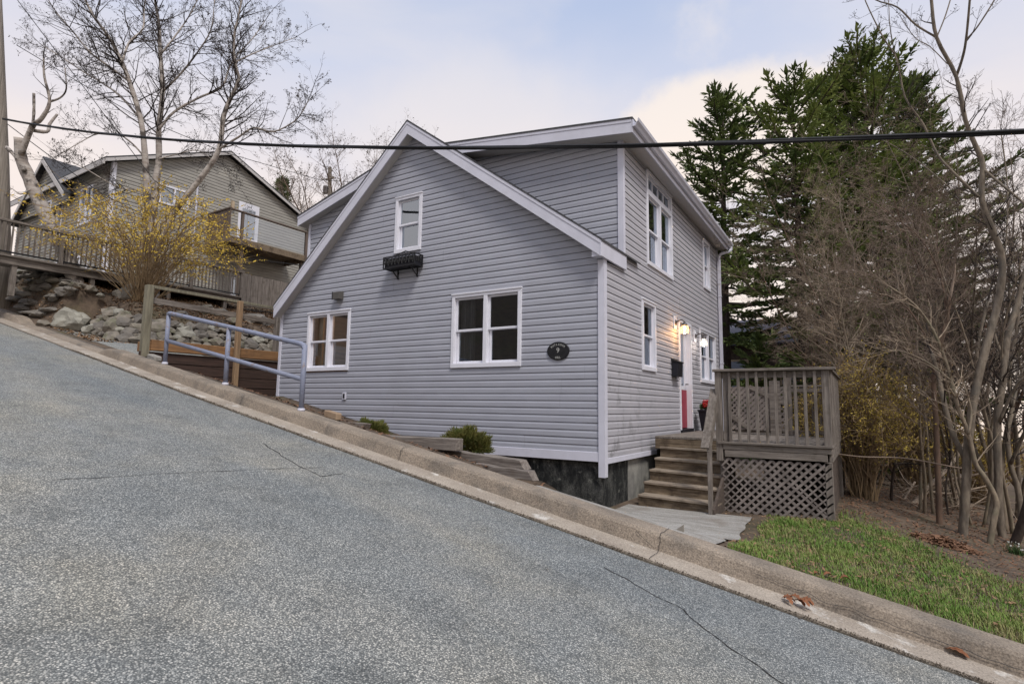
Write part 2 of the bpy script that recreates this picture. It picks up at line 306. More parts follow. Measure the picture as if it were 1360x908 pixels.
# asphalt: pale worn aggregate
def asphalt(name, k=1.0):
    m = bpy.data.materials.new(name); m.use_nodes = True; t = m.node_tree; n = t.nodes; l = t.links; p = n['Principled BSDF']
    co = n.new('ShaderNodeTexCoord')
    vo = n.new('ShaderNodeTexVoronoi'); vo.inputs['Scale'].default_value = 112; l.new(co.outputs['Object'], vo.inputs[0])
    vo2 = n.new('ShaderNodeTexVoronoi'); vo2.inputs['Scale'].default_value = 210; l.new(co.outputs['Object'], vo2.inputs[0])
    sx = n.new('ShaderNodeSeparateColor'); l.new(vo.outputs['Color'], sx.inputs[0])
    sx2 = n.new('ShaderNodeSeparateColor'); l.new(vo2.outputs['Color'], sx2.inputs[0])
    c = lambda *a: tuple(v*k*q for v, q in zip(a, (1.0, .985, .975)))
    r = ramp(t, [(0, c(.10,.11,.108)), (.25, c(.20,.215,.21)), (.55, c(.36,.375,.36)), (.80, c(.55,.55,.515)), (1, c(.95,.93,.86))]); l.new(sx.outputs[0], r.inputs[0])
    r2 = ramp(t, [(0, c(.12,.127,.128)), (.6, c(.29,.30,.30)), (1, c(.56,.56,.53))]); l.new(sx2.outputs[1], r2.inputs[0])
    m1 = n.new('ShaderNodeMixRGB'); m1.inputs[0].default_value = .45; l.new(r.outputs[0], m1.inputs[1]); l.new(r2.outputs[0], m1.inputs[2])
    # dark binder between stones
    e = ramp(t, [(.34, 0.0), (.66, .85)]); l.new(vo.outputs['Distance'], e.inputs[0])
    m2 = n.new('ShaderNodeMixRGB'); l.new(e.outputs[0], m2.inputs[0]); l.new(m1.outputs[0], m2.inputs[1]); m2.inputs[2].default_value = (*c(.09,.097,.10), 1)
    nz = n.new('ShaderNodeTexNoise'); nz.inputs['Scale'].default_value = .55; nz.inputs['Detail'].default_value = 7; nz.inputs['Roughness'].default_value = .6; l.new(co.outputs['Object'], nz.inputs[0])
    r3 = ramp(t, [(.34, (.88,.90,.92)), (.48, (1.0,1.0,1.0)), (.62, (1.13,1.08,1.0))]); l.new(nz.outputs[0], r3.inputs[0])
    m3 = n.new('ShaderNodeMixRGB'); m3.blend_type = 'MULTIPLY'; m3.inputs[0].default_value = 1; l.new(m2.outputs[0], m3.inputs[1]); l.new(r3.outputs[0], m3.inputs[2])
    nz4 = n.new('ShaderNodeTexNoise'); nz4.inputs['Scale'].default_value = 2.6; nz4.inputs['Detail'].default_value = 8; nz4.inputs['Roughness'].default_value = .7; l.new(co.outputs['Object'], nz4.inputs[0])
    r4 = ramp(t, [(.30, .78), (.46, 1.0), (.68, 1.14)]); l.new(nz4.outputs[0], r4.inputs[0])
    m4 = n.new('ShaderNodeMixRGB'); m4.blend_type = 'MULTIPLY'; m4.inputs[0].default_value = 1; l.new(m3.outputs[0], m4.inputs[1]); l.new(r4.outputs[0], m4.inputs[2])
    nz5 = n.new('ShaderNodeTexNoise'); nz5.inputs['Scale'].default_value = 1.5; nz5.inputs['Detail'].default_value = 5; nz5.inputs['Distortion'].default_value = .6; l.new(co.outputs['Object'], nz5.inputs[0])
    r5 = ramp(t, [(.64, 1.0), (.76, .82)]); l.new(nz5.outputs[0], r5.inputs[0])
    mw = n.new('ShaderNodeMapping'); mw.inputs[3].default_value = (.12, 1.0, 1); l.new(co.outputs['Object'], mw.inputs[0])
    nz6 = n.new('ShaderNodeTexNoise'); nz6.inputs['Scale'].default_value = .9; nz6.inputs['Detail'].default_value = 3; l.new(mw.outputs[0], nz6.inputs[0]); r6 = ramp(t, [(.38, (.86,.89,.92)), (.62, (1.10,1.07,1.02))]); l.new(nz6.outputs[0], r6.inputs[0])
    m5 = n.new('ShaderNodeMixRGB'); m5.blend_type = 'MULTIPLY'; m5.inputs[0].default_value = 1; l.new(m4.outputs[0], m5.inputs[1]); l.new(r5.outputs[0], m5.inputs[2])
    m6 = n.new('ShaderNodeMixRGB'); m6.blend_type = 'MULTIPLY'; m6.inputs[0].default_value = 1; l.new(m5.outputs[0], m6.inputs[1]); l.new(r6.outputs[0], m6.inputs[2])
    l.new(m6.outputs[0], p.inputs['Base Color']); p.inputs['Roughness'].default_value = .85; p.inputs['Specular IOR Level'].default_value = .25
    b = n.new('ShaderNodeBump'); b.inputs['Strength'].default_value = .55; b.inputs['Distance'].default_value = .006; b.invert = True; l.new(vo.outputs['Distance'], b.inputs['Height']); l.new(b.outputs[0], p.inputs['Normal'])
    return m
ASPH = asphalt('worn_asphalt', .86); ASPHP = asphalt('pad_asphalt', .95)

# ------------------------------------------------------------------ terrain
SL, RZ = .2, -.185
def rz(x):
    x = max(-60, min(60, x)); return RZ - SL*x
KH = .155
def yk(x): return -2.72 + .032*max(-5.5, min(5.5, x))       # asphalt edge
def zk(x): return rz(x)+KH
def bank(x):
    pts = [(-80,9),(-40,6),(-19,4.5),(-15,4.15),(-14,3.75),(-13,3.45),(-12,3.15),(-11.2,2.85),(-10.75,2.45)]
    if x <= pts[0][0]: return pts[0][1]
    for (a, za), (b, zb) in zip(pts, pts[1:]):
        if x <= b: return lerp(za, zb, (x-a)/(b-a))
    return pts[-1][1]
def gz(x, y):
    if y > 7:      # behind the house the land falls from the upper yard to the lower garden
        zb = lerp(-.75, 4.4, max(0, min(1, (0.5-x)/16.5))**1.3) if x < .5 else -.75-.10*(x-.5)
        zb = max(zb, -9) - .03*max(0, y-12)
        return lerp(gz0(x, 7), zb, sm(7, 9.5, y))
    return gz0(x, y)
def gz0(x, y):
    yb = yk(x)+.68
    if y < yb-.05:
        z = rz(x)-.07
        if y < -12: z += 7.5*(1-sm(-26, -12, y))  # added hillside across the road, out of view, so the windows reflect dark
        return z
    t = y-yb
    if x > -.75:
        zy = min(-.66, -.08-.2*x) if x < 25 else -5.1
        z = lerp(zk(x)-.035, zy, sm(0.0, 1.15 if x < 1.7 else 1.5, t))
        if x < 0.3: z = lerp(lerp(zk(x)-.07, zk(x)-.6, sm(0.02,.35,t)), z, sm(-.2,.3,x))
        return max(z, -14) if y < 60 else z
    if x > -7.15:
        return zk(x)-.05 - .42*sm(0.1, 1.7, t) if y < .02 else -.9
    if x > -8.62:
        z = .55
        return z if t > .12 else zk(x)-.06
    if x > -10.8:
        return rz(x)+.05+ .02*max(0,t)
    h = bank(x)
    k = sm(.05, .6, t) if x < -13.0 else sm(.72, 1.45, t)
    low = zk(x)-.03 if x < -13.4 else rz(x)+.05
    s = max(0, min(1, (-10.8-x)/.5))
    n = mnoise.noise(V((x*1.3, y*1.3, 0)))*.10*k
    return lerp(rz(x)+.05, lerp(low, h, k), s)+n*s
def axis(vals):
    out = []
    for a, b, st in vals:
        n = max(1, round((b-a)/st)); out += [a+(b-a)*i/n for i in range(n)]
    out.append(vals[-1][1]); return out
gx = axis([(-900,-200,100),(-200,-60,20),(-60,-20,3),(-20,-16,.5),(-16,-8.8,.15),(-8.8,-8.4,.05),(-8.4,-7.4,.2),(-7.4,-7,.08),(-7,-.6,.35),(-.6,.5,.1),(.5,6,.16),(6,16,.8),(16,60,4),(60,200,20),(200,900,100)])
gy = axis([(-900,-200,100),(-200,-40,20),(-40,-12,2.5),(-12,-3,1.5),(-3,-.8,.1),(-.8,3,.16),(3,12,.5),(12,40,3),(40,200,20),(200,1200,100)])
g = MB(); nx = len(gx)
for y in gy:
    for x in gx: g.v.append((x, y, gz(x, y)))
for j in range(len(gy)-1):
    for i in range(nx-1):
        g.f.append((j*nx+i, j*nx+i+1, (j+1)*nx+i+1, (j+1)*nx+i)); g.mi.append(0)
GROUND = mat('soil_and_litter', (.062,.046,.034), (.135,.098,.07), scale=5, detail=9, rough=.95, bump=.6, bscale=30, c3=(.09,.085,.04), scale3=1.1, m3=(.52,.66), f3=.5)
struct(g.build('ground', GROUND, smooth=True))

def strip(xs, rows, name, m, smooth=True):
    """sheet along x: rows = list of functions x -> (y, z)"""
    b = MB(); k = len(rows)
    for x in xs:
        for r in rows: y, z = r(x); b.v.append((x, y, z))
    for i in range(len(xs)-1):
        for j in range(k-1):
            b.f.append((i*k+j, (i+1)*k+j, (i+1)*k+j+1, i*k+j+1)); b.mi.append(0)
    return struct(b.build(name, m, smooth=smooth))
xs = axis([(-60,-16,4),(-16,6,.5),(6,60,4)])
def jag(x): return .014*mnoise.noise(V((x*3.1,0,3))) + .02*mnoise.noise(V((x*.9,5,0)))
strip(axis([(-60,-16,4),(-16,6,.08),(6,60,4)]), [lambda x: (-11.5, rz(x)), lambda x: (-9, rz(x)), lambda x: (-6, rz(x)), lambda x: (yk(x)-.3, rz(x)), lambda x: (yk(x)-.015+jag(x), rz(x)), lambda x: (yk(x)+jag(x), rz(x)-.02)], 'road', ASPH, False)
# dirt seam between asphalt and gutter pan
DIRT = mat('seam_dirt', (.05,.042,.032), (.12,.10,.075), scale=30, rough=.95, bump=.5, bscale=80)
strip(axis([(-60,-16,4),(-16,6,.2),(6,60,4)]), [lambda x: (yk(x)-.1, rz(x)-.012), lambda x: (yk(x)+.12, rz(x)-.012)], 'gutter_seam', DIRT, False)
def drop(x): return sm(-13.9,-13.3,x)*(1-sm(-9.45,-8.9,x))       # lowered kerb at the parking pad
def kh(x): return lerp(KH, .035, drop(x))
def kn(x, s): return .006*mnoise.noise(V((x*2.3, s, 0)))+.004*mnoise.noise(V((x*9, s, 2)))
kxs = axis([(-60,-16,4),(-16,6,.12),(6,60,4)])
strip(kxs, [lambda x: (yk(x)+.06+.014*mnoise.noise(V((x*4,9,1))), rz(x)-.03), lambda x: (yk(x)+.065+.014*mnoise.noise(V((x*4,9,1))), rz(x)+.004), lambda x: (yk(x)+.33, rz(x)+.004+kn(x,8)), lambda x: (yk(x)+.36, rz(x)+.008)], 'gutter', GUTC, False)
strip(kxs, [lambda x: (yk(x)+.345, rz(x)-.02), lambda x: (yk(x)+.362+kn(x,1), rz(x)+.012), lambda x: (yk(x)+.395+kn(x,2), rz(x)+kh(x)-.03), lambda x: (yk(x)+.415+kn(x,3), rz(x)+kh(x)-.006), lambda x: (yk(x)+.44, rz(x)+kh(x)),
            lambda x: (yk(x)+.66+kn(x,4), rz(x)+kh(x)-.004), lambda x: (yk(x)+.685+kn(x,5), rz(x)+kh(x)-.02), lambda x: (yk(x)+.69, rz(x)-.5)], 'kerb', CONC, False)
# parking pad / slab
strip(axis([(-13.3,-8.66,.3)]), [lambda x: (yk(x)+.67, rz(x)+.036), lambda x: (yk(x)+1.0, rz(x)+.062), lambda x: (-1.2, rz(x)+.066+.02*(-1.2-yk(x)-.68)), lambda x: (1.5 if x > -10.7 else -1.15, rz(x)+.09 if x > -10.7 else rz(x)+.07)], 'parking_pad', ASPHP, False)
b = MB()
zs = lambda x, y: lerp(zk(x)-.012, -.645, sm(0.0, 1.25, y-(yk(x)+.68)))
gridx = [.06+i*.155 for i in range(13)]; gridy = [i*.13 for i in range(24)]
for yy in gridy:
    for xx in gridx:
        x = min(xx, 1.90-.05*yy*.94+16*.006*mnoise.noise(V((yy*1.8, 1, 0)))-.001*(13-gridx.index(xx))); y = yk(x)+.683+yy*.94
        b.v.append((x, y, max(zs(x,y), gz(x,y)+.022)))
n = len(gridx)
for j in range(len(gridy)-1):
    for i in range(n-1): b.f.append((j*n+i, j*n+i+1, (j+1)*n+i+1, (j+1)*n+i)); b.mi.append(0)
struct(b.build('path_slab', SLAB, smooth=True))

# cracks
def crack(pts, wd, name='road_crack', plane=None, m=None):
    P = []
    for (px, py) in pts:
        r = ray(px, py); nn = V((SL,0,1)); t = (RZ+.004 - nn.dot(CAM))/nn.dot(r); P.append(CAM+r*t)
    Q = []
    for a, c in zip(P, P[1:]):
        for k in range(8):
            p = a.lerp(c, k/8); j = .018*mnoise.noise(V((p.x*7, p.y*7, 1))); Q.append(V((p.x+j, p.y+j, 0)))
    Q.append(P[-1].copy()); bb = MB()
    for i in range(len(Q)-1):
        d = (Q[i+1]-Q[i]); d.z = 0; sd = V((-d.y, d.x, 0)).normalized()*wd*.5
        w0 = .35+.65*abs(mnoise.noise(V((i*.37, 3, wd*50))))*1.6; w1 = .35+.65*abs(mnoise.noise(V(((i+1)*.37, 3, wd*50))))*1.6
        bb.face([V((q.x, q.y, rz(q.x)+.004)) for q in (Q[i]-sd*w0, Q[i]+sd*w0, Q[i+1]+sd*w1, Q[i+1]-sd*w1)])
    return struct(bb.build(name, m or CRK))
CRK = mat('crack_dirt', (.022,.022,.023), (.04,.038,.036), scale=30, rough=1)
KF = [lambda x: (yk(x)+.06, rz(x)+.008), lambda x: (yk(x)+.345, rz(x)+.012), lambda x: (yk(x)+.385, rz(x)+kh(x)-.035), lambda x: (yk(x)+.425, rz(x)+kh(x)+.004), lambda x: (yk(x)+.66, rz(x)+kh(x)+.003)]
def kpt(x, u):
    i = min(len(KF)-2, int(u)); f = u-i; a_, c_ = KF[i](x), KF[i+1](x); return V((x, lerp(a_[0],c_[0],f)-.004, lerp(a_[1],c_[1],f)+.003))
def kerb_line(name, path, wd):
    b = MB(); P = [kpt(*q) for q in path]
    for i in range(len(P)-1):
        d = P[i+1]-P[i]; nn = V((0,-.6,.8)); sd = d.cross(nn).normalized()*wd*(.5+.5*abs(mnoise.noise(V((i*.7,wd*90,1))))); b.face([P[i]-sd, P[i]+sd, P[i+1]+sd, P[i+1]-sd])
    return struct(b.build(name, CRK))
for jx in (1.50, -1.55, -4.6, -7.9, 4.5):
    kerb_line('kerb_joint', [(jx+.012*mnoise.noise(V((u*1.0,jx,0))), u*.2) for u in range(21)], .0045)
rj = random.Random(4)
kerb_line('kerb_crack', [(2.55+i*.035, 1.55+.10*mnoise.noise(V((i*.22,1,0)))*3-.004*i) for i in range(46)], .0035)
kerb_line('kerb_crack', [(2.25+i*.03, 1.72+.15*mnoise.noise(V((i*.3,7,0)))-.008*i) for i in range(14)], .003)
kerb_line('kerb_crack', [(1.28+i*.012, 1.9-.055*i) for i in range(15)], .003)
crack([(802,752),(838,772),(880,796),(910,809),(930,832),(960,851),(1000,880),(1045,910)], .013)
crack([(70,637),(150,633),(205,629),(290,625),(370,622),(430,620)], .010)
crack([(350,588),(372,603),(396,617),(425,632),(455,628)], .014)

# ------------------------------------------------------------------ the house
EXP = .1035
X, Y, Z = V((1,0,0)), V((0,1,0)), V((0,0,1))
def siding(b, o, U, Nn, z0, z1, iv, holes=(), e=EXP, dep=.012, off=0.0):
    """lap siding: courses of real lips; iv(z)->(u0,u1) extent, holes=(u0,u1,z0,z1)"""
    prof = [(0, dep), (e*.60, dep), (e*.78, dep*.4), (e*.925, dep*.3), (e*.93, -.015), (e*1.03, -.015), (e, dep)]
    n = int(math.ceil((z1-z0)/e)); seams = []
    for k in range(n):
        zc = z0+k*e
        zt = min(zc+e, z1); m = (zc+zt)/2
        a, c = iv(m)
        if c-a < .02: continue
        segs = [(None, None)]
        cuts = sorted([(h[0], h[1]) for h in holes if h[2] < m < h[3]])
        segs = []; cur = None
        for h0, h1 in cuts: segs.append((cur, h0)); cur = h1
        segs.append((cur, None))
        if k % 2 == 0:
            sr = random.Random(k*13+int(z0*100)); seams = []; q = a-sr.uniform(0, 3.6)
            while q < c: seams.append(q); q += sr.uniform(2.9, 3.7)
        sg2 = []
        for s0, s1 in segs:
            lo_, hi_ = (a if s0 is None else s0), (c if s1 is None else s1); last = s0
            for j, q in enumerate(seams):
                if lo_+.15 < q < hi_-.15: sg2.append((last, q, j % 2)); last = q
            sg2.append((last, s1, len([q for q in seams if q < hi_]) % 2))
        segs = sg2
        for s0, s1, pj in segs:
            for (q0, d0), (q1, d1) in zip([(q_, d_+.0022*pj) for q_, d_ in prof], [(q_, d_+.0022*pj) for q_, d_ in prof[1:]]):
                za, zb = min(zc+q0, z1+.02), min(zc+q1, z1+.02)
                la, ra = iv(min(za, z1)); lb, rb = iv(min(zb, z1))
                u = [s0 if s0 is not None else la, s1 if s1 is not None else ra, s1 if s1 is not None else rb, s0 if s0 is not None else lb]
                if u[1]-u[0] < .004 and u[2]-u[3] < .004: continue
                if u[1] < u[0]: u[0] = u[1] = (u[0]+u[1])/2
                if u[2] < u[3]: u[2] = u[3] = (u[2]+u[3])/2
                P = lambda uu, zz, dd: V(o)+U*uu+Z*zz+Nn*(dd+off)
                b.face([P(u[0],za,d0), P(u[1],za,d0), P(u[2],zb,d1), P(u[3],zb,d1)])

house = thing('house', 'lilac grey vinyl sided house with a steep gable and wide dormer beside the sloping road', 'house', (-3.6, 3.7, -.66))
RX, RPK = -3.718, 5.898                           # ridge of the gable, at the rake front
def rtop(x): return RPK-.734*(x-RX) if x > RX else RPK-.868*(RX-x)
def rund(x): return rtop(x)-.205
HL, HD = -7.28, 7.45                               # left end and depth
# openings: name: (wall, u0,u1,z0,z1)
FRONT = {'twin': (-2.714,-1.351,1.394,2.626), 'warm': (-6.406,-5.174,1.414,2.585), 'gable': (-4.093,-3.456,3.515,4.571)}
SIDE = {'transom': (1.895,3.403,3.252,4.948), 'small': (5.921,6.552,3.584,4.763), 'slim': (1.579,2.287,1.405,2.601), 'far': (5.427,6.938,1.363,2.563)}
DOOR = (3.766, 4.667, .357, 2.537)
inset = lambda h: (h[0]+.03, h[1]-.03, h[2]+.03, h[3]-.03)

def gable_iv(z):
    l = HL+.05; r = -.06
    if z > rund(0): r = min(r, RX+(RPK-.205-z)/.734)
    if z > rund(HL): l = max(l, RX-(RPK-.205-z)/.868)
    return (l, r) if r > l else (RX, RX)
b = MB(); siding(b, (0,0,0), X, -Y, .155, 5.72, gable_iv, [inset(h) for h in FRONT.values()])
b.build('front_wall', SIDING, house)
# side wall: runs to the dormer eave behind the small return of the lower roof
def eave_z(y): return 5.035-.022*(y-.8)            # underside line of the dormer soffit at the wall
def side_iv(z):
    l = .06
    if z > 2.93: l = max(l, .80)
    return (l, HD-.02) if z < eave_z(7.4) else (l, max(.8, .8+(5.035-z)/.022))
b = MB(); siding(b, (0,0,0), Y, X, .075, 5.03, side_iv, [inset(h) for h in SIDE.values()]+[(DOOR[0]+.03, DOOR[1]-.03, .28, DOOR[3]-.03)])
b.build('side_wall', SIDE_STAIN, house)
# dormer front walls
def dtopR(x): return 5.222-.133*x                  # dormer roof top (front edge) right of ridge
def dtopL(x): return 5.863-.265*(-4.3-x)
DRX = -4.3
def dr_iv(z):
    r = -.06; l = RX+max(0,(RPK-.02-z))/.734
    if z > dtopR(0)-.215: r = min(r, (dtopR(0)-.215-z)/.133)
    return (l, r) if r > l else (l, l)
b = MB(); siding(b, (0,.8,0), X, -Y, 3.05, 5.7, dr_iv); b.build('dormer_wall', SIDING, house)
def dl_iv(z):
    l = -7.40; r = RX-max(0,(RPK-.02-z))/.868
    if z > dtopL(-7.4)-.21: l = max(l, -7.4+(z-dtopL(-7.4)+.21)/.265)
    return (l, r) if r > l else (r, r)
b = MB(); siding(b, (0,.7,0), X, -Y, 2.6, 5.5, dl_iv); b.build('dormer_wall', SIDING, house)
# rear and left walls, plain shells carrying the same siding
b = MB(); siding(b, (0,HD,0), X, Y, .1, 5.6, lambda z: (HL, 0)); b.build('rear_wall', SIDING, house)
b = MB(); siding(b, (HL,0,0), Y, -X, .1, 4.75, lambda z: (.05 if z < 2.6 else .72, HD)); b.build('left_wall', SIDING, house)
# foundation
b = MB(); b.box((HL+.06,.055,-1.3),(-.055,.3,.15)); b.box((-.3,.3,-1.3),(-.055,1.05,.07)); b.cur = 1; b.box((-.3,1.053,-1.3),(-.048,HD-.05,.07)); b.cur = 0
b.box((HL+.06,HD-.3,-1.3),(-.06,HD-.06,.15)); b.box((HL+.06,.3,-1.3),(HL+.3,HD-.3,.15))
b.build('foundation', [FOUND, CONC_PALE], house)
# corner posts and starter boards
b = MB(); b.box((-.072,-.034,-.18),(.026,-.0,2.9)); b.box((-.002,-.033,-.179),(.027,.075,2.93)); b.build('corner_post', TRIM, house, bevel=.004)
b = MB(); b.box((HL-.02,-.028,-.2),(HL+.055,.05,2.70)); b.build('corner_post', TRIM, house, bevel=.004)
b = MB(); b.box((-.075,.768,3.0),(.026,.84,5.03)); b.build('corner_post', TRIM, house, bevel=.004)
b = MB(); b.box((-7.45,.665,2.85),(-7.385,.75,4.82)); b.build('corner_post', TRIM, house, bevel=.004)
b = MB(); b.box((-.01,HD-.075,.0),(.027,HD+.02,4.87)); b.build('corner_post', TRIM, house, bevel=.004)
b = MB(); b.box((HL+.05,-.026,.03),(-.073,.01,.162)); b.build('skirt_board', TRIM, house, bevel=.004)
b = MB(); b.box((-.01,.075,.0),(.022,2.25,.078)); b.build('skirt_board', TRIM, house, bevel=.004)

# main roof, rakes
def slab_roof(b, pts_top, th):
    b.prism([V(p) for p in pts_top], (0,0,-th))
YF = -.2
b = MB()
b.prism([(RX,YF-.012,RPK+.03),(.075,YF-.012,rtop(.075)+.03),(.075,YF-.012,rtop(.075)),(RX,YF-.012,RPK-.005)], (0,1.6,0))
b.prism([(RX,YF-.012,RPK+.03),(HL-.04,YF-.012,rtop(HL-.04)+.03),(HL-.04,YF-.012,rtop(HL-.04)),(RX,YF-.012,RPK-.005)][::-1], (0,2.6,0))
b.build('gable_roof', SHINGLE, house)
# rake boards: upper drip moulding + wide board
def rake(sgn, xe, sl, h0, h1, yo, th):
    z = lambda x: RPK-sl*abs(x-RX)
    bb = MB(); bb.prism([(RX,yo,z(RX)-h0),(xe,yo,z(xe)-h0),(xe,yo,z(xe)-h1),(RX,yo,z(RX)-h1)][::(1 if sgn > 0 else -1)], (0,th,0)); return bb
rk = rake(1, .05, .734, .0, .055, YF-.008, .03).build('rake_moulding', TRIM, house)
rk = rake(1, .045, .734, .052, .235, YF, .022).build('rake_board', TRIM, house)
rk = rake(-1, HL-.02, .868, .0, .055, YF-.0085, .03).build('rake_moulding', TRIM, house)
rk = rake(-1, HL-.02, .868, .052, .25, YF-.0015, .022).build('rake_board', TRIM, house)
b = MB()
for sgn, xe, s in ((1, .045, .734), (-1, HL-.02, .868)):
    z = lambda x: RPK-.21-s*abs(x-RX)
    b.prism([(RX,YF+.02,z(RX)),(xe,YF+.02,z(xe)),(xe,YF+.02,z(xe)-.012),(RX,YF+.02,z(RX)-.012)][::sgn], (0,.195,0))
b.build('rake_soffit', SOFFIT, house)
# small boxed eave return wrapping round the corner to the dormer
zr = rtop(.05)
b = MB(); b.prism([(.028,YF-.004,zr-.235),(.062,YF-.004,zr-.235),(.062,YF-.004,zr-.0),(.028,YF-.004,zr-.0)], (0,.985,0)); b.build('eave_return', TRIM, house, bevel=.003)
b = MB(); b.prism([(-.10,YF+.022,zr-.222),(.028,YF+.022,zr-.222),(.028,YF+.022,zr-.12),(-.10,YF+.022,zr-.05)], (0,.17,0)); b.build('eave_return', TRIM, house)

# dormer roof (two shallow sheds meeting on a ridge)
DY0, DY1 = .5, HD+.25
def ez(y): return -.022*max(0, y-.5)
b = MB()
def dslab(z_of, xa, xb, up, th, ya=DY0-.015, yb=DY1, fall=True):
    P = lambda x, y, dz: V((x, y, z_of(x)+dz+(ez(y)*abs((x-DRX)/4.6) if fall and x > DRX else 0)))
    b.addf([P(xa,ya,up-th),P(xb,ya,up-th),P(xb,yb,up-th),P(xa,yb,up-th),P(xa,ya,up),P(xb,ya,up),P(xb,yb,up),P(xa,yb,up)],
           [(0,3,2,1),(4,5,6,7),(0,1,5,4),(1,2,6,5),(2,3,7,6),(3,0,4,7)])
dslab(dtopR, DRX, .285, .028, .03); dslab(dtopL, -7.66, DRX, .028, .03)
b.build('dormer_roof', SHINGLE, house)
def dr_board(z_of, xa, xb, h0, h1, y, th, name='dormer_fascia'):
    bb = MB(); bb.prism([(xa,y,z_of(xa)-h0),(xb,y,z_of(xb)-h0),(xb,y,z_of(xb)-h1),(xa,y,z_of(xa)-h1)][::-1], (0,th,0)); bb.build(name, TRIM, house)
dr_board(dtopR, DRX, .262, .0, .05, DY0-.008, .03); dr_board(dtopR, DRX, .255, .047, .215, DY0, .022)
dr_board(dtopL, -7.64, DRX, .0, .05, DY0-.008, .03); dr_board(dtopL, -7.635, DRX, .047, .22, DY0, .022)
b = MB()
for zf, xa, xb in ((dtopR, DRX, .25), (dtopL, -7.63, DRX)):
    b.prism([(xa,DY0+.02,zf(xa)-.195),(xb,DY0+.02,zf(xb)-.195),(xb,DY0+.02,zf(xb)-.207),(xa,DY0+.02,zf(xa)-.207)][::-1], (0,.29,0))
b.build('dormer_soffit', SOFFIT, house)
# side eave: soffit, fascia, gutter
def zE(x, y): return dtopR(x)+ez(y)*abs((x-DRX)/4.6)
b = MB()
ya, yb = DY0+.0, DY1
b.addf([(.0,ya+.025,zE(0,ya)-.20),(.262,ya+.025,zE(.262,ya)-.20),(.262,yb,zE(.262,yb)-.20),(.0,yb,zE(0,yb)-.20)], [(0,1,2,3)])
b.build('eave_soffit', SOFFIT, house)
b = MB(); b.addf([(.258,ya,zE(.26,ya)-.215),(.278,ya,zE(.26,ya)-.215),(.278,yb,zE(.26,yb)-.215),(.258,yb,zE(.26,yb)-.215),(.258,ya,zE(.26,ya)-.003),(.278,ya,zE(.26,ya)-.003),(.278,yb,zE(.26,yb)-.003),(.258,yb,zE(.26,yb)-.003)],
           [(0,3,2,1),(4,5,6,7),(0,1,5,4),(1,2,6,5),(2,3,7,6),(3,0,4,7)])
b.build('eave_fascia', TRIM, house)
prof = [(.282,-.125),(.325,-.125),(.345,-.085),(.375,-.055),(.385,-.012),(.372,-.012),(.362,-.05),(.335,-.08),(.318,-.112),(.292,-.112),(.292,-.012),(.282,-.012)]
b = MB()
A = [V((px_, ya-.01, zE(.3,ya)+pz)) for px_, pz in prof]; B = [V((px_, yb-.02, zE(.3,yb)+pz)) for px_, pz in prof]
n = len(prof)
b.addf(A+B, [tuple(range(n-1,-1,-1)), tuple(range(n,2*n))]+[(i,(i+1)%n,n+(i+1)%n,n+i) for i in range(n)])
b.build('gutter', TRIM, house)
b = MB(); zb = zE(.3,yb-.1)
dsy = HD-.085
b.tube([(.335,yb-.12,zb-.1),(.335,yb-.13,zb-.17),(.30,yb-.2,zb-.23),(.12,dsy+.02,zb-.30),(.075,dsy,zb-.38),(.072,dsy,zb-.6)], .042, 8)
b.obox((.072,dsy,0), X, Y, Z, -.035,.035,-.045,.045,.1,zb-.5)
b.obox((.09,dsy,0), X, Y, Z, -.06,.03,-.052,.052,1.9,1.93); b.obox((.09,dsy,0), X, Y, Z, -.06,.03,-.052,.052,3.6,3.63)
b.build('downspout', TRIM, house, bevel=.004)

# interior shell so the windows look into dim rooms
b = MB()
b.box((HL+.1,.1,.30),(-.1,HD-.1,.345)); b.box((HL+.1,.1,3.02),(-.1,HD-.1,3.09))
b.build('floor', ROOMD, house)
b = MB(); b.box((-4.55,.12,.35),(-4.45,HD-.1,3.0)); b.box((HL+.12,3.4,.35),(-.12,3.46,3.0)); b.box((-4.6,2.6,3.1),(-.1,2.66,5.2)); b.box((-4.6,.95,3.1),(-4.55,2.6,5.6))
b.build('partition', ROOMD, house)
b = MB(); b.box((HL+.13,2.2,.36),(-4.56,2.26,3.0)); b.box((-4.63,.2,.36),(-4.57,2.2,3.0)); b.build('partition', ROOMW, house)
rl = bpy.data.lights.new('room_lamp', 'POINT'); rl.energy = 15; rl.color = (1,.62,.34); rl.shadow_soft_size = .12
ro = bpy.data.objects.new('room_lamp', rl); COL.objects.link(ro); ro.location = (-5.0, 1.3, 2.75); ro.parent = house; ro.matrix_parent_inverse = Matrix.Translation(-V(house['_loc']))

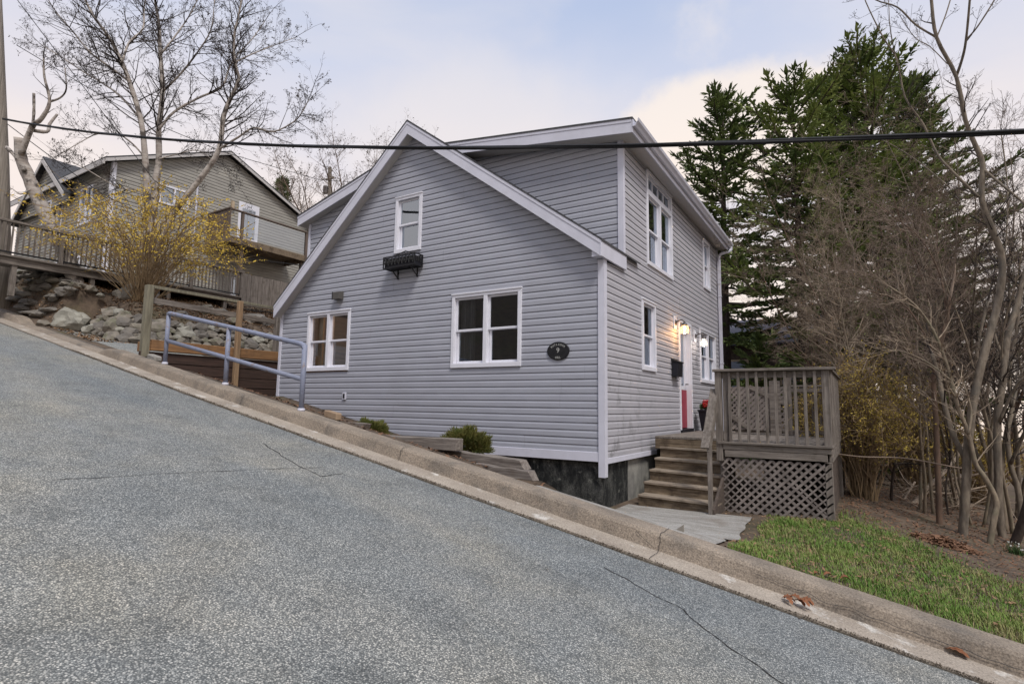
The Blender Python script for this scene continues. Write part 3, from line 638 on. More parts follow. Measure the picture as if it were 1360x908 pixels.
def window(name, label, o, U, Nn, u0, u1, z0, z1, kind='twin', gl=GLASS, curtains=()):
    """white vinyl double-hung window; o+U*u+Z*z+Nn*n"""
    c = .062
    b = MB()
    def bx(uu0,uu1,zz0,zz1,n0,n1): b.obox(o, U, Z, Nn, uu0,uu1,zz0,zz1,n0,n1)
    bx(u0,u1,z1-c,z1,-.01,.036); bx(u0,u1,z0,z0+c*1.15,-.01,.040)
    bx(u0,u0+c,z0+c*1.15,z1-c,-.01,.036); bx(u1-c,u1,z0+c*1.15,z1-c,-.01,.036)
    bx(u0-.008,u1+.008,z1-.014,z1+.010,.0,.050)
    # jamb liner
    bx(u0+c-.012,u0+c,z0+c,z1-c,-.11,-.01); bx(u1-c,u1-c+.012,z0+c,z1-c,-.11,-.01); bx(u0+c,u1-c,z1-c,z1-c+.012,-.11,-.01); bx(u0+c,u1-c,z0+c-.012,z0+c*1.15,-.11,-.01)
    parts = []; mid = (u0+u1)/2
    zt = z1-c; zb = z0+c*1.15
    tz = None
    if kind == 'transom':
        tz = lerp(zb, zt, .80); bx(u0+c,u1-c,tz-.05,tz+.05,-.1,.034)
    cols = [(u0+c,u1-c)] if kind == 'single' else [(u0+c,mid-.035),(mid+.035,u1-c)]
    top = tz-.05 if tz else zt
    if kind != 'single': bx(mid-.035,mid+.035,zb,top,-.1,.034)
    fr = b.build('window', WINWHITE, house, bevel=.003)
    if label: fr['label'] = label
    sub(fr)
    s = MB(); p = MB()
    def sash(a, d, lo, hi, n, r=.036):
        for q in ((a,d,hi-r,hi),(a,d,lo,lo+r),(a,a+r,lo+r,hi-r),(d-r,d,lo+r,hi-r)): s.obox(o,U,Z,Nn,q[0],q[1],q[2],q[3],n-.03,n)
        p.face([V(o)+U*uu+Z*zz+Nn*(n-.015) for uu, zz in ((a+r,lo+r),(d-r,lo+r),(d-r,hi-r),(a+r,hi-r))])
    meet = lerp(zb, top, .50)
    for a, d in cols:
        sash(a, d, meet-.018, top, -.012); sash(a+.004, d-.004, zb, meet+.018, -.046, .042)
    if tz:
        sash(u0+c, u1-c, tz+.05, zt, -.012, .03)
        for k in (1,2,3): uu = lerp(u0+c+.03, u1-c-.03, k/4); s.obox(o,U,Z,Nn,uu-.008,uu+.008,tz+.07,zt-.03,-.03,-.008)
    s.build('sash', WINWHITE, fr, bevel=.002); p.build('pane', gl, fr)
    for (ca, cb, za, zc) in curtains:
        q = MB(); m = 24
        for i in range(m+1):
            uu = lerp(ca, cb, i/m); nn = -.17+.022*sin(i*1.9)
            q.v += [tuple(V(o)+U*uu+Z*za+Nn*nn), tuple(V(o)+U*uu+Z*zc+Nn*nn)]
        for i in range(m): q.f.append((2*i,2*i+2,2*i+3,2*i+1)); q.mi.append(0)
        q.build('curtain', CURTAIN, fr)
    return fr
O = V((0,0,0))
f = FRONT['twin']; window('w', 'twin window beside the oval plaque', O, X, -Y, *f, curtains=[(f[0]+.05,f[0]+.36,1.42,2.58)])
f = FRONT['warm']; w_ = window('w', 'twin window looking into a warm brown room', O, X, -Y, *f)
b = MB(); b.obox(O, X, Z, -Y, f[0]+.07,f[0]+.22,1.45,2.56,-.22,-.18); b.build('curtain', CREAMW, w_)
f = FRONT['gable']; w_ = window('w', 'single window high in the gable above the iron planter', O, X, -Y, *f, kind='single', gl=GLASSU)
b = MB(); b.obox(O, X, Z, -Y, f[0]+.06,f[1]-.06,4.13,4.32,-.2,-.17); b.build('blind', CURTAIN, w_)
f = SIDE['transom']; window('w', 'tall upstairs window with a row of small panes along its top', O, Y, X, *f, kind='transom', gl=GLASSU, curtains=[(f[0]+.85,f[1]-.05,3.3,4.6)])
f = SIDE['small']; window('w', 'small upstairs window near the downspout', O, Y, X, *f, kind='single', gl=GLASSU, curtains=[(f[0]+.05,f[1]-.05,3.6,4.1)])
f = SIDE['slim']; window('w', 'slim single window left of the front door', O, Y, X, *f, kind='single', curtains=[(f[0]+.05,f[1]-.05,1.42,2.0)])
f = SIDE['far']; window('w', 'twin window right of the front door', O, Y, X, *f)
# door
b = MB(); d0, d1, dz0, dz1 = DOOR
b.box((-.01,d0,dz0),(.034,d0+.05,dz1)); b.box((-.01,d1-.05,dz0),(.034,d1,dz1)); b.box((-.01,d0,dz1-.05),(.036,d1,dz1+.012))
b.box((-.17,d0+.03,dz0),(-.01,d0+.05,dz1-.05)); b.box((-.17,d1-.05,dz0),(-.01,d1-.03,dz1-.05)); b.box((-.17,d0+.05,dz1-.07),(-.01,d1-.05,dz1-.05))
df = sub(b.build('door_frame', WINWHITE, house, bevel=.004))
b = MB(); b.box((-.17,d0+.04,.29),(.05,d1-.04,dz0+.02)); b.build('threshold', BLACKP, df)
b = MB(); e0, e1 = d0+.052, d1-.052
b.box((-.12,e0,dz0+.03),(-.08,e1,1.16)); dr = sub(b.build('door', REDDOOR, house, bevel=.003)); dr['label'] = 'crimson lower door panel under a glazed top'
b = MB()
for q in ((e0,e1,1.16,1.24),(e0,e1,dz1-.16,dz1-.072),(e0,e0+.13,1.24,dz1-.16),(e1-.13,e1,1.24,dz1-.16)): b.box((-.121,q[0],q[2]),(-.079,q[1],q[3]))
b.build('glazing_frame', WINWHITE, dr, bevel=.003)
b = MB(); b.face([(-.1,e0+.13,1.24),(-.1,e1-.13,1.24),(-.1,e1-.13,dz1-.16),(-.1,e0+.13,dz1-.16)]); b.build('pane', GLASSU, dr)
b = MB(); b.tube([(-.08,e1-.09,1.28),(-.02,e1-.09,1.28)], .012, 8); b.tube([(-.02,e1-.09,1.28),(-.02,e1-.20,1.28)], .011, 8); b.build('handle', DARKMETAL, dr)
b = MB(); b.box((-.16,e0,.36),(-.14,e1,dz1-.1)); b.build('inner_panel', ROOMD, dr)
# dryer vent hood and outlet on the front wall
b = MB()
b.prism([(-5.60,-.016,2.79),(-5.60,-.13,2.79),(-5.60,-.13,2.93),(-5.60,-.016,2.955)][::-1], (.2,0,0)); b.cur = 1; b.box((-5.605,-.133,2.78),(-5.58,-.12,2.94))
b.build('vent_hood', [mat('grey_vent_plastic', (.12,.11,.10), (.09,.085,.08), rough=.7), BLACKP], house, bevel=.003)
b = MB(); b.box((-5.285,-.036,.86),(-5.195,-.012,.99)); b.cur = 1; b.box((-5.262,-.043,.885),(-5.218,-.034,.97)); b.build('outlet_cover', [TRIM, BLACKP], house, bevel=.002)

# ------------------------------------------------------------------ things fixed to the house
def text_mesh(txt, size, m, name, parent, loc, rotx=pi/2, depth=.002, curve=None):
    cu = bpy.data.curves.new(name, 'FONT'); cu.body = txt; cu.size = size; cu.extrude = depth; cu.align_x = 'CENTER'; cu.align_y = 'CENTER'
    t = bpy.data.objects.new(name, cu); COL.objects.link(t)
    bpy.context.view_layer.update(); dg = bpy.context.evaluated_depsgraph_get()
    me = bpy.data.meshes.new_from_object(t.evaluated_get(dg)); bpy.data.objects.remove(t)
    return me
pl = thing('name_plaque', 'black oval plaque with pale lettering and the number 9 on the grey gable wall', 'plaque', (-.708,-.02,1.6))
b = MB(); E_ = [V((-.708+.184*cos(a), -.014, 1.602+.136*sin(a))) for a in [2*pi*k/40 for k in range(40)]]
b.prism(E_, (0,-.02,0)); b.build('plate', BLACK, pl, bevel=.004)
b = MB(); E2 = [V((-.708+.172*cos(a), -.035, 1.602+.124*sin(a))) for a in [2*pi*k/48 for k in range(49)]]; b.tube(E2, .003, 4, cap=False); b.build('rim', BLACKP, pl)
lm = MB()
def put_text(txt, size, cx, cz, ang=0, ):
    me = text_mesh(txt, size, LETTER, 'tmp', None, (0,0,0))
    c, s = cos(ang), sin(ang)
    vs_ = [(cx+v.co.x*c-v.co.y*s, -.0355-v.co.z, cz+v.co.x*s+v.co.y*c) for v in me.vertices]
    lm.addf(vs_, [tuple(p.vertices) for p in me.polygons]); bpy.data.meshes.remove(me)
word = 'RUTLEDGE'
for i, ch in enumerate(word):
    a = radians(140-i*(100/(len(word)-1)))
    x_, z_ = .138*cos(a), .092*sin(a); put_text(ch, .042, -.708+x_, 1.602+z_, math.atan2(.092*cos(a), .138*sin(a))*-1*.75)
lm.build('street_name', LETTER, pl)
lm = MB(); put_text('9', .105, -.708, 1.607); lm.build('house_number', LETTER, pl)
lm = MB(); put_text('HILL', .048, -.708, 1.502); lm.build('street_type', LETTER, pl)

def planter():
    t = thing('window_planter', 'black wrought iron planter with scrollwork under the gable window', 'planter', (-3.78,-.1,3.2))
    x0, x1, yf, ybk, z0, z1 = -4.14, -3.40, -.235, -.03, 3.20, 3.40
    b = MB()
    for z in (z0, z1):
        for p, q in (((x0,yf,z),(x1,yf,z)),((x0,yf,z),(x0,ybk,z)),((x1,yf,z),(x1,ybk,z)),((x0,ybk,z),(x1,ybk,z))): b.beam(p, q, .016, .016)
    for xx in (x0, x1):
        for yy in (yf, ybk): b.beam((xx,yy,z0-.005),(xx,yy,z1+.008), .016, .016, up=(1,0,0))
    for i in range(9):
        p = x0+(x1-x0)*i/9.; p2 = x0+(x1-x0)*(i+1)/9.; c = (p+p2)/2
        for sg in (-1, 1):
            pts = [(c+sg*.036*(1-k/14.)*cos(k*.62), yf, (z0+z1)/2+sg*.012+.084*(1-k/14.)*sin(k*.62)) for k in range(13)]
            b.tube(pts, .008, 4)
    for yy in (-.08,-.13,-.18):
        for xx in (x0, x1): b.tube([(xx, yy+.02*cos(k*.6)*(1-k/12), 3.3+.08*(1-k/12)*sin(k*.6)) for k in range(11)], .007, 4)
    b.tube([((x0+x1)/2-.1,yf,z1),((x0+x1)/2+.16,yf,z1+.06),((x0+x1)/2+.33,yf,z1)], .009, 4)
    b.build('scrollwork', BLACK, t)
    b = MB(); b.box((x0+.012,yf+.02,z0+.005),(x1-.012,ybk-.01,z1-.03)); b.build('liner', BLACKP, t)
    for xx in (-3.98, -3.52):
        b = MB(); b.beam((xx,-.018,z0),(xx,-.018,z0-.17), .022, .02, up=(1,0,0)); b.tube([(xx,-.02,z0-.16),(xx,-.06,z0-.12),(xx,-.12,z0-.07),(xx,-.2,z0-.01)], .011, 5)
        b.build('bracket', BLACK, t)
planter()

def wall_lamp(y, z, label, bm, watts, col, loc_group):
    t = thing('wall_lamp', label, 'lamp', (0.02, y, z), loc_group)
    b = MB(); b.box((.012,y-.085,z-.1),(.034,y+.085,z+.16)); b.build('mounting_block', WINWHITE, t, bevel=.004)
    b = MB(); b.tube([(.034,y,z+.03),(.045,y,z+.03)], .055, 12)
    b.tube([(.04,y,z+.03),(.10,y,z+.07),(.155,y,z+.075),(.20,y,z+.04),(.205,y,z)], .014, 7)
    b.tube([(.205,y,z+.02),(.205,y,z-.005),(.205,y,z-.02),(.205,y,z-.045)], [.02,.05,.056,.056], 12)
    b.tube([(.205,y,z+.05),(.205,y,z+.02)], [.008,.022], 8)
    b.build('arm', DARKMETAL, t, smooth=True)
    b = MB(); b.tube([(.205,y,z-.03),(.205,y,z-.06),(.205,y,z-.12),(.205,y,z-.20)], [.045,.075,.088,.078], 16, cap=False); b.build('glass_shade', JAR, t, smooth=True)
    b = MB(); pts = [(.205,y,z-.045),(.205,y,z-.07),(.205,y,z-.10),(.205,y,z-.125),(.205,y,z-.135)]; b.tube(pts, [.012,.022,.030,.022,.006], 10); b.build('bulb', bm, t, smooth=True)
    L = bpy.data.lights.new('bulb_light', 'POINT'); L.energy = watts; L.color = col; L.shadow_soft_size = .03
    lo = bpy.data.objects.new('bulb_light', L); COL.objects.link(lo); lo.location = (.205, y, z-.165); lo.parent = t; lo.matrix_parent_inverse = Matrix.Translation(-V(t['_loc']))
wall_lamp(3.49, 2.41, 'lit wall lamp glowing amber left of the crimson door', BULBW, 3.6, (1,.50,.17), 'jar lamps flanking the front door')
wall_lamp(4.98, 2.31, 'wall lamp with a pale white glow right of the crimson door', BULBC, 1.2, (1,.86,.74), 'jar lamps flanking the front door')
t = thing('mailbox', 'black wall mailbox beside the crimson front door', 'mailbox', (.02,3.38,1.5))
b = MB(); b.prism([(.02,3.22,1.38),(.13,3.22,1.38),(.14,3.22,1.66),(.02,3.22,1.69)], (0,.34,0)); b.build('box', BLACKP, t, bevel=.006)
b = MB(); b.prism([(.012,3.205,1.672),(.155,3.205,1.645),(.155,3.205,1.665),(.012,3.205,1.72)], (0,.37,0)); b.build('lid', BLACK, t, bevel=.004)
b = MB(); b.tube([(.06,3.26,1.38),(.08,3.26,1.345),(.11,3.26,1.35)], .005, 5); b.tube([(.06,3.5,1.38),(.08,3.5,1.345),(.11,3.5,1.35)], .005, 5); b.build('hook', BLACK, t)

# ------------------------------------------------------------------ porch: landing, steps, railing, lattice skirt
po = thing('wooden_porch', 'weathered grey wooden porch with steps, baluster railing and lattice skirt by the front door', 'porch', (1.4, 2.0, -.66))
FL = .325
b = MB()
for i in range(8): b.box((.12+i*.145, 1.86, FL-.035), (.12+i*.145+.139, 5.15, FL))
b.build('landing_boards', WOODG['y'], po, bevel=.003)
b = MB()
for i in range(11): b.box((1.282+i*.131, 1.19, FL-.036), (1.282+i*.131+.125, 5.15, FL-.001))
b.build('deck_boards', WOODG['y'], po, bevel=.003)
# rim joists
b = MB(); b.box((1.34,1.165,FL-.115),(2.705,1.205,FL-.04)); b.box((1.36,1.17,FL-.215),(2.65,1.207,FL-.118)); b.box((1.27,1.14,FL-.038),(2.715,1.215,FL-.004)); b.build('rim_board', WOODG['x'], po, bevel=.004)
b = MB(); b.box((2.665,1.21,FL-.22),(2.71,5.15,FL-.038)); b.build('rim_board', WOODG['y'], po, bevel=.004)
b = MB(); b.box((.12,1.865,FL-.20),(1.28,1.90,FL-.036)); b.build('rim_board', STEPW, po, bevel=.004)
# steps: turned slightly to the house
ang = radians(-3.5); ca, sa = cos(ang), sin(ang)
SU, SV = V((ca, sa, 0)), V((-sa, ca, 0))
so_ = V((.13, .70, 0))
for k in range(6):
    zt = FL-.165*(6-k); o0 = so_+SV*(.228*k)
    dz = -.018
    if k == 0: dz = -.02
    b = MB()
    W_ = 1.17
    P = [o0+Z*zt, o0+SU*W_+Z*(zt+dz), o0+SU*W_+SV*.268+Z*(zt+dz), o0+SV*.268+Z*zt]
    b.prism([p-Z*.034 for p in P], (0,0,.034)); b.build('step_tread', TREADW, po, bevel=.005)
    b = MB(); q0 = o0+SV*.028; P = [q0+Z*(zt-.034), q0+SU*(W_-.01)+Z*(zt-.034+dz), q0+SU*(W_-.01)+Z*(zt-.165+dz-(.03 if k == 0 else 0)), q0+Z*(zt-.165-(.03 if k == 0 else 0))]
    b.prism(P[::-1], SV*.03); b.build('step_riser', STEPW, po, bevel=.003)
for off in (1.135,):
    b = MB(); o0 = so_+SU*off+SV*.07
    poly = [o0+Z*(FL-1.02), o0+SV*1.14+Z*(FL-1.02), o0+SV*1.14+Z*(FL-.06), o0+SV*.92+Z*(FL-.2), o0+Z*(FL-.90)]
    b.prism(poly, SU*.035); b.build('stair_stringer', DARKSIDE, po)
# posts and front railing
RT = 1.352
def post(x, y, z0, z1, s=.088, m=None):
    b = MB(); b.box((x-s/2,y-s/2,z0),(x+s/2,y+s/2,z1)); return b.build('post', m or WOODG['z'], po, bevel=.005)
post(1.29, 1.21, FL-.28, RT-.03); post(1.385, 1.235, FL, RT-.05, .07)
post(2.665, 1.215, FL-.006, RT-.03, .095)
post(2.655, 1.235, -.75, FL-.22, .09); post(1.32, 1.3, -.75, FL-.2, .09)
post(2.665, 3.9, -.8, RT-.03); post(1.93, 3.92, FL, RT+.02)
b = MB(); b.box((1.22,1.13,RT-.03),(2.79,1.27,RT+.008)); b.build('top_rail', WOODG['x'], po, bevel=.006)
b = MB(); b.box((1.33,1.205,RT-.125),(2.62,1.243,RT-.033)); b.build('upper_rail', WOODG['x'], po, bevel=.004)
for i in range(10):
    x = 1.445+i*.1215; b = MB(); b.box((x-.019,1.168,FL-.03),(x+.019,1.204,RT-.034)); b.build('baluster', WOODG['z'], po, bevel=.003)
# right-hand side railing running back
b = MB(); b.box((2.60,1.272,RT-.03),(2.745,3.96,RT+.006)); b.build('top_rail', WOODG['y'], po, bevel=.006)
b = MB(); b.box((2.645,1.262,RT-.125),(2.683,3.86,RT-.033)); b.box((2.645,1.262,FL+.06),(2.683,3.86,FL+.14)); b.build('side_rail', WOODG['y'], po, bevel=.004)
for i in range(18):
    y = 1.42+i*.135; b = MB(); b.box((2.684,y-.018,FL-.05),(2.72,y+.018,RT-.034)); b.build('baluster', WOODG['z'], po, bevel=.003)
# far railing and lattice privacy screen
b = MB(); b.box((1.97,3.88,1.19),(2.62,3.94,1.225)); b.box((1.97,3.89,1.10),(2.62,3.93,1.17)); b.box((1.0,3.89,FL+.03),(2.62,3.93,FL+.10)); b.build('far_rail', WOODG['x'], po, bevel=.004)
for i in range(5):
    x = 2.05+i*.125; b = MB(); b.box((x-.019,3.93,FL+.03),(x+.019,3.966,1.19)); b.build('baluster', WOODG['z'], po, bevel=.003)
def lattice(x0, x1, z0, z1, y, sp, wd, name, m, axis='x', zb=None, thick=.009):
    """two layers of diagonal slats clipped to a rectangle (zb: sloping bottom)"""
    b = MB()
    lo = lambda u: z0 if zb is None else zb(u)
    for layer, sg in ((0, 1), (1, -1)):
        c = -(z1-z0)-2
        t = x0-(z1-z0)-sp
        while t < x1+(z1-z0)+sp:
            # centre line: u = t + s, z = z0 + s (sg=1) or z = z1 - s
            h = wd*.5*1.414
            f = (lambda s: z0+s) if sg > 0 else (lambda s: z1-s)
            s0, s1 = max(0, x0-t), min(z1-z0, x1-t)
            if s1-s0 > .02:
                def cl(u, z): return (min(max(u, x0), x1), min(max(z, lo(min(max(u,x0),x1))), z1))
                pts = [cl(t+s0-h, f(s0)), cl(t+s0+h, f(s0)), cl(t+s1+h, f(s1)), cl(t+s1-h, f(s1))]
                d = layer*(thick+.001)
                poly = [V((u, y+d, z)) for u, z in pts]
                if (poly[1]-poly[0]).length < .004: poly.pop(0)
                b.prism(poly if sg > 0 else poly[::-1], (0,thick,0))
            t += sp
    return b.build(name, m, po)
lattice(1.30, 2.70, -.70, FL-.235, 1.19, .112, .036, 'lattice_skirt', LATT, zb=lambda u: -.66+.01*(u-1.3))
lattice(.86, 1.88, FL+.08, 1.20, 3.83, .098, .052, 'lattice_screen', LATT)
b = MB(); b.beam((1.28,3.815,1.20),(1.90,3.815,.88),.02,.075); b.beam((.86,3.815,.72),(1.30,3.815,.40),.02,.07); b.box((1.62,3.80,FL),(1.80,3.825,1.3)); b.build('screen_frame', WOODG['x'], po, bevel=.003)
b = MB(); b.box((1.30,5.1,-.8),(2.70,5.14,FL-.05)); b.box((2.64,1.4,-.8),(2.66,5.1,FL-.25)); b.build('skirt_backing', DARKSIDE, po)
# stair handrail: slanted board on a leaning newel
b = MB()
p0, p1 = V((1.235, .835, .245)), V((1.335, 1.30, 1.19)); d = (p1-p0)
b.beam(V((1.25,.72,-.69)), V((1.235,.80,.28)), .085, .05, up=(1,0,0)); b.build('newel', WOODG['z'], po, bevel=.004)
b = MB(); b.beam(V((1.185,.74,.24)), V((1.225,1.24,1.07)), .115, .035); b.build('handrail', WOODG['z'], po, bevel=.004)
b = MB(); b.beam(V((1.225,.78,.175)), V((1.265,1.25,.985)), .036, .085); b.build('handrail_support', WOODG['z'], po, bevel=.004)
t = None

# potted geranium on the landing
fp = thing('flower_pot', 'tall black square pot of red geraniums by the front door', 'flower pot', (.27,4.85,FL))
def taper(b, cx, cy, z0, z1, s0, s1, th=.0):
    b.addf([(cx-s0,cy-s0,z0),(cx+s0,cy-s0,z0),(cx+s0,cy+s0,z0),(cx-s0,cy+s0,z0),(cx-s1,cy-s1,z1),(cx+s1,cy-s1,z1),(cx+s1,cy+s1,z1),(cx-s1,cy+s1,z1)],
           [(0,3,2,1),(4,5,6,7),(0,1,5,4),(1,2,6,5),(2,3,7,6),(3,0,4,7)])
b = MB(); taper(b, .28, 4.85, FL+.002, FL+.40, .105, .155); taper(b, .28, 4.85, FL+.40, FL+.44, .168, .168); b.build('pot', BLACKP, fp, bevel=.006)
def leaf(b, c, s, rr, up=.5, asp=.6):
    d = V((rr.gauss(0,1), rr.gauss(0,1), rr.gauss(up,.7))).normalized(); t_ = d.orthogonal().normalized(); u_ = d.cross(t_)
    a = rr.random()*2*pi; t2 = t_*cos(a)+u_*sin(a); u2 = d.cross(t2)
    c = V(c); b.face([c-t2*s, c+u2*s*asp*.5, c+t2*s, c-u2*s*asp*.5])
rr = random.Random(3); b = MB()
for i in range(260):
    a, q = rr.random()*2*pi, sqrt(rr.random())*.15; leaf(b, (.28+q*cos(a), 4.85+q*sin(a), FL+.45+rr.random()*.10), .035, rr, 1, 1.2)
b.build('foliage', LEAFG, fp)
b = MB()
for hx, hy, hz in ((.25,4.80,.62),(.33,4.82,.59),(.22,4.90,.58),(.31,4.92,.63),(.27,4.72,.56)):
    for i in range(70):
        d = V((rr.gauss(0,1),rr.gauss(0,1),rr.gauss(0,.7))).normalized()*.052; leaf(b, V((hx,hy,FL+hz-.03))+d, .018, rr, .3, 1.3)
    b.tube([(hx,hy,FL+.42),(hx,hy,FL+hz-.03)], .004, 4)
b.build('flower_heads', FLOWER, fp)
b = MB()
for i in range(40): leaf(b, (.36+rr.gauss(0,.02), 4.78+rr.gauss(0,.03), FL+.53+rr.gauss(0,.02)), .014, rr, .6, 1.2)
b.build('white_blossom', WHITEP, fp)

# ------------------------------------------------------------------ kerbside pipe railing
pr_ = thing('pipe_railing', 'blue grey painted pipe railing with two bars on the kerb above the sunken side yard', 'railing', (-5.4,-2.26,1.03))
YR = -2.27
px_ = [-7.30, -5.42, -3.55]
topz = lambda x: 2.345+.197*(-7.33-x); midz = lambda x: 1.835+.195*(-7.25-x)
for x in px_:
    b = MB(); b.tube([(x,YR,rz(x)+kh(x)-.03),(x,YR,topz(x))], .036, 10); sub(b.build('rail_post', BLUEPIPE, pr_, smooth=True))
    b = MB(); zb = rz(x)+kh(x); b.tube([(x,YR,zb-.012),(x,YR,zb+.03),(x,YR,zb+.034)], [.05,.05,.04], 10); b.build('base_collar', TRIM, pr_, smooth=True)
b = MB(); b.tube([(px_[0],YR,topz(px_[0])-.04),(px_[0]+.02,YR,topz(px_[0])-.01),(px_[0]+.08,YR,topz(px_[0]+.08)),(px_[1],YR,topz(px_[1])),(px_[2]-.08,YR,topz(px_[2]-.08)),(px_[2]-.02,YR,topz(px_[2])-.01),(px_[2],YR,topz(px_[2])-.06)], .037, 10); b.build('top_bar', BLUEPIPE, pr_, smooth=True)
b = MB(); b.tube([(px_[0],YR,midz(px_[0])),(px_[2],YR,midz(px_[2]))], .034, 10); b.build('middle_bar', BLUEPIPE, pr_, smooth=True)

# ------------------------------------------------------------------ timbers and shrubs in the strip before the gable
def timber(label, p, q, wd, ht, m=TIMB, slant=0.0, seed=0):
    b = MB(); p, q = V(p), V(q); d = (q-p).normalized(); sd = d.cross(Z).normalized(); u2 = sd.cross(d)
    L = (q-p).length; n = 10; rr = random.Random(seed)
    ring = []
    for i in range(n+1):
        for (s_, h_) in ((-1,-1),(1,-1),(1,1),(-1,1)):
            t_ = L*i/n; t_ += slant*(-h_) if i == n else 0
            ring.append(p+d*t_+sd*(s_*wd/2+rr.gauss(0,.004))+u2*(h_*ht/2+rr.gauss(0,.004)))
    fs = []
    for i in range(n):
        for j in range(4): fs.append((i*4+j, i*4+(j+1)%4, (i+1)*4+(j+1)%4, (i+1)*4+j))
    fs += [(3,2,1,0), tuple(n*4+j for j in range(4))]
    b.addf(ring, fs); o = b.build('timber', m, None, bevel=.006)
    return tag(o, label, 'timber', 'landscape timbers between the kerb and the gable wall')
timber('upper landscape timber ending at the round shrub, lying level beside the kerb', (-3.2,-1.63,.285), (-1.33,-1.55,.285), .16, .15, seed=1)
timber('topmost timber of the low stack ending beside the house corner', (-1.85,-1.36,.155), (-.40,-1.45,.085), .15, .105, slant=.04, seed=2)
timber('second timber down in the low stack near the house corner', (-1.55,-1.47,.045), (-.24,-1.53,-.025), .15, .105, slant=.04, seed=3)
timber('lowest timber of the stack, nearly hidden by the kerb', (-1.2,-1.60,-.065), (-.50,-1.64,-.105), .15, .10, slant=.04, seed=4)
timber('short split timber under the smaller shrub', (-3.95,-1.66,.46), (-2.95,-1.62,.445), .15, .13, slant=-.03, seed=5)
b = MB(); b.obox((-3.32,-2.02,zk(-3.3)-.02), V((.99,0,-.17)).normalized(), Y, Z, 0,.26,-.05,.05,-.01,.085); tag(b.build('brick', BRICKT, bevel=.01), 'tan brick lying by the last railing post', 'brick')
b = MB(); rr = random.Random(5); o_ = V((1.50,-1.92,-.44))
b.prism([o_+V((-.19,0,-.02)), o_+V((-.08,.02,.10)), o_+V((-.03,.02,.08)), o_+V((.03,.02,.085)), o_+V((.10,.02,.14)), o_+V((.11,0,-.02))], (0,.02,0)); tag(b.build('broken_tile', [mat('tile_edge', (.26,.235,.20), rough=.8)], bevel=.002), 'jagged broken tile leaning against the kerb before the steps', 'tile')

def shrub(label, c, rx, ry, rz_, n, seed, m=SHRUBL):
    rr = random.Random(seed); c = V(c); t = thing('low_shrub', label, 'shrub', c, 'clipped shrubs before the gable wall')
    b = MB()
    for i in range(n):
        d = V((rr.gauss(0,1), rr.gauss(0,1), abs(rr.gauss(0,1))*.9)).normalized(); q = .66+.34*rr.random()+.30*mnoise.noise(d*2.2+V((seed,0,0)))+.14*mnoise.noise(d*6+V((seed,0,0)))
        p = c+V((d.x*rx, d.y*ry, d.z*rz_))*q
        dd = (d+V((rr.gauss(0,.35),rr.gauss(0,.35),rr.gauss(.3,.35)))).normalized(); sd = dd.orthogonal().normalized()*.006; tip = p+dd*(.035+.03*rr.random())
        sd2 = dd.cross(sd)
        b.face([p-sd, p+sd, tip]); b.face([p-sd2, p+sd2, tip])
    b.build('foliage', m, t)
    b = MB()
    for i in range(26):
        a = rr.random()*2*pi; d = V((cos(a)*rx*.8, sin(a)*ry*.8, rz_*(.25+.6*rr.random()))); b.tube([c-Z*.05, c+d*.5, c+d], [.008,.005,.003], 3)
    b.build('stems', TWIG, t)
shrub('round olive green shrub against the gable wall beside the timber end', (-1.83,-.75,.12), .40, .32, .33, 9000, 11)
shrub('smaller flat shrub behind the split timber before the gable wall', (-3.55,-1.0,.28), .36, .28, .24, 6000, 12)

# ------------------------------------------------------------------ stones, bank, pad edge
def blob_stone(b, c, sx, sy, sz, seed, ang=0, sub=2, rough=.28):
    bm = bmesh.new(); bmesh.ops.create_icosphere(bm, subdivisions=sub, radius=1)
    ca, sa = cos(ang), sin(ang); off = V((seed*7.3, seed*3.1, seed*1.7)); vs_ = []
    for v in bm.verts:
        p = v.co.copy(); k = 1+rough*mnoise.noise(p*1.3+off)*1.6+.10*mnoise.noise(p*3.5+off)
        # flatten some sides so the stone has facets
        for ax in (V((.8,.5,.3)), V((-.6,.3,.74)), V((.1,-.95,.3))):
            a = ax.normalized(); dd = p.dot(a)-.72
            if dd > 0: p -= a*dd*.8
        p *= k; q = V((p.x*sx, p.y*sy, p.z*sz)); vs_.append((c[0]+q.x*ca-q.y*sa, c[1]+q.x*sa+q.y*ca, c[2]+q.z))
    b.addf(vs_, [tuple(v.index for v in f.verts) for f in bm.faces]); bm.free()
def boulder(label, c, sx, sy, sz, seed, m=STONE, ang=0):
    b = MB(); blob_stone(b, c, sx, sy, sz, seed, ang, 3); return tag(b.build('boulder', m, smooth=False), label, 'boulder', None)
sw = thing('stone_wall', 'loose dry stone wall of rounded grey field stones behind the parking pad', 'stone wall', (-11, -1.5, 2.0))
path = [(-12.35,-1.62),(-11.3,-1.5),(-10.85,-1.2),(-10.72,-.2),(-10.70,3.6)]
rr = random.Random(21); cnt = 0
def along(path, s):
    for a, c in zip(path, path[1:]):
        L = sqrt((c[0]-a[0])**2+(c[1]-a[1])**2)
        if s <= L: return (lerp(a[0],c[0],s/L), lerp(a[1],c[1],s/L)), ((c[0]-a[0])/L, (c[1]-a[1])/L)
        s -= L
    return None, None
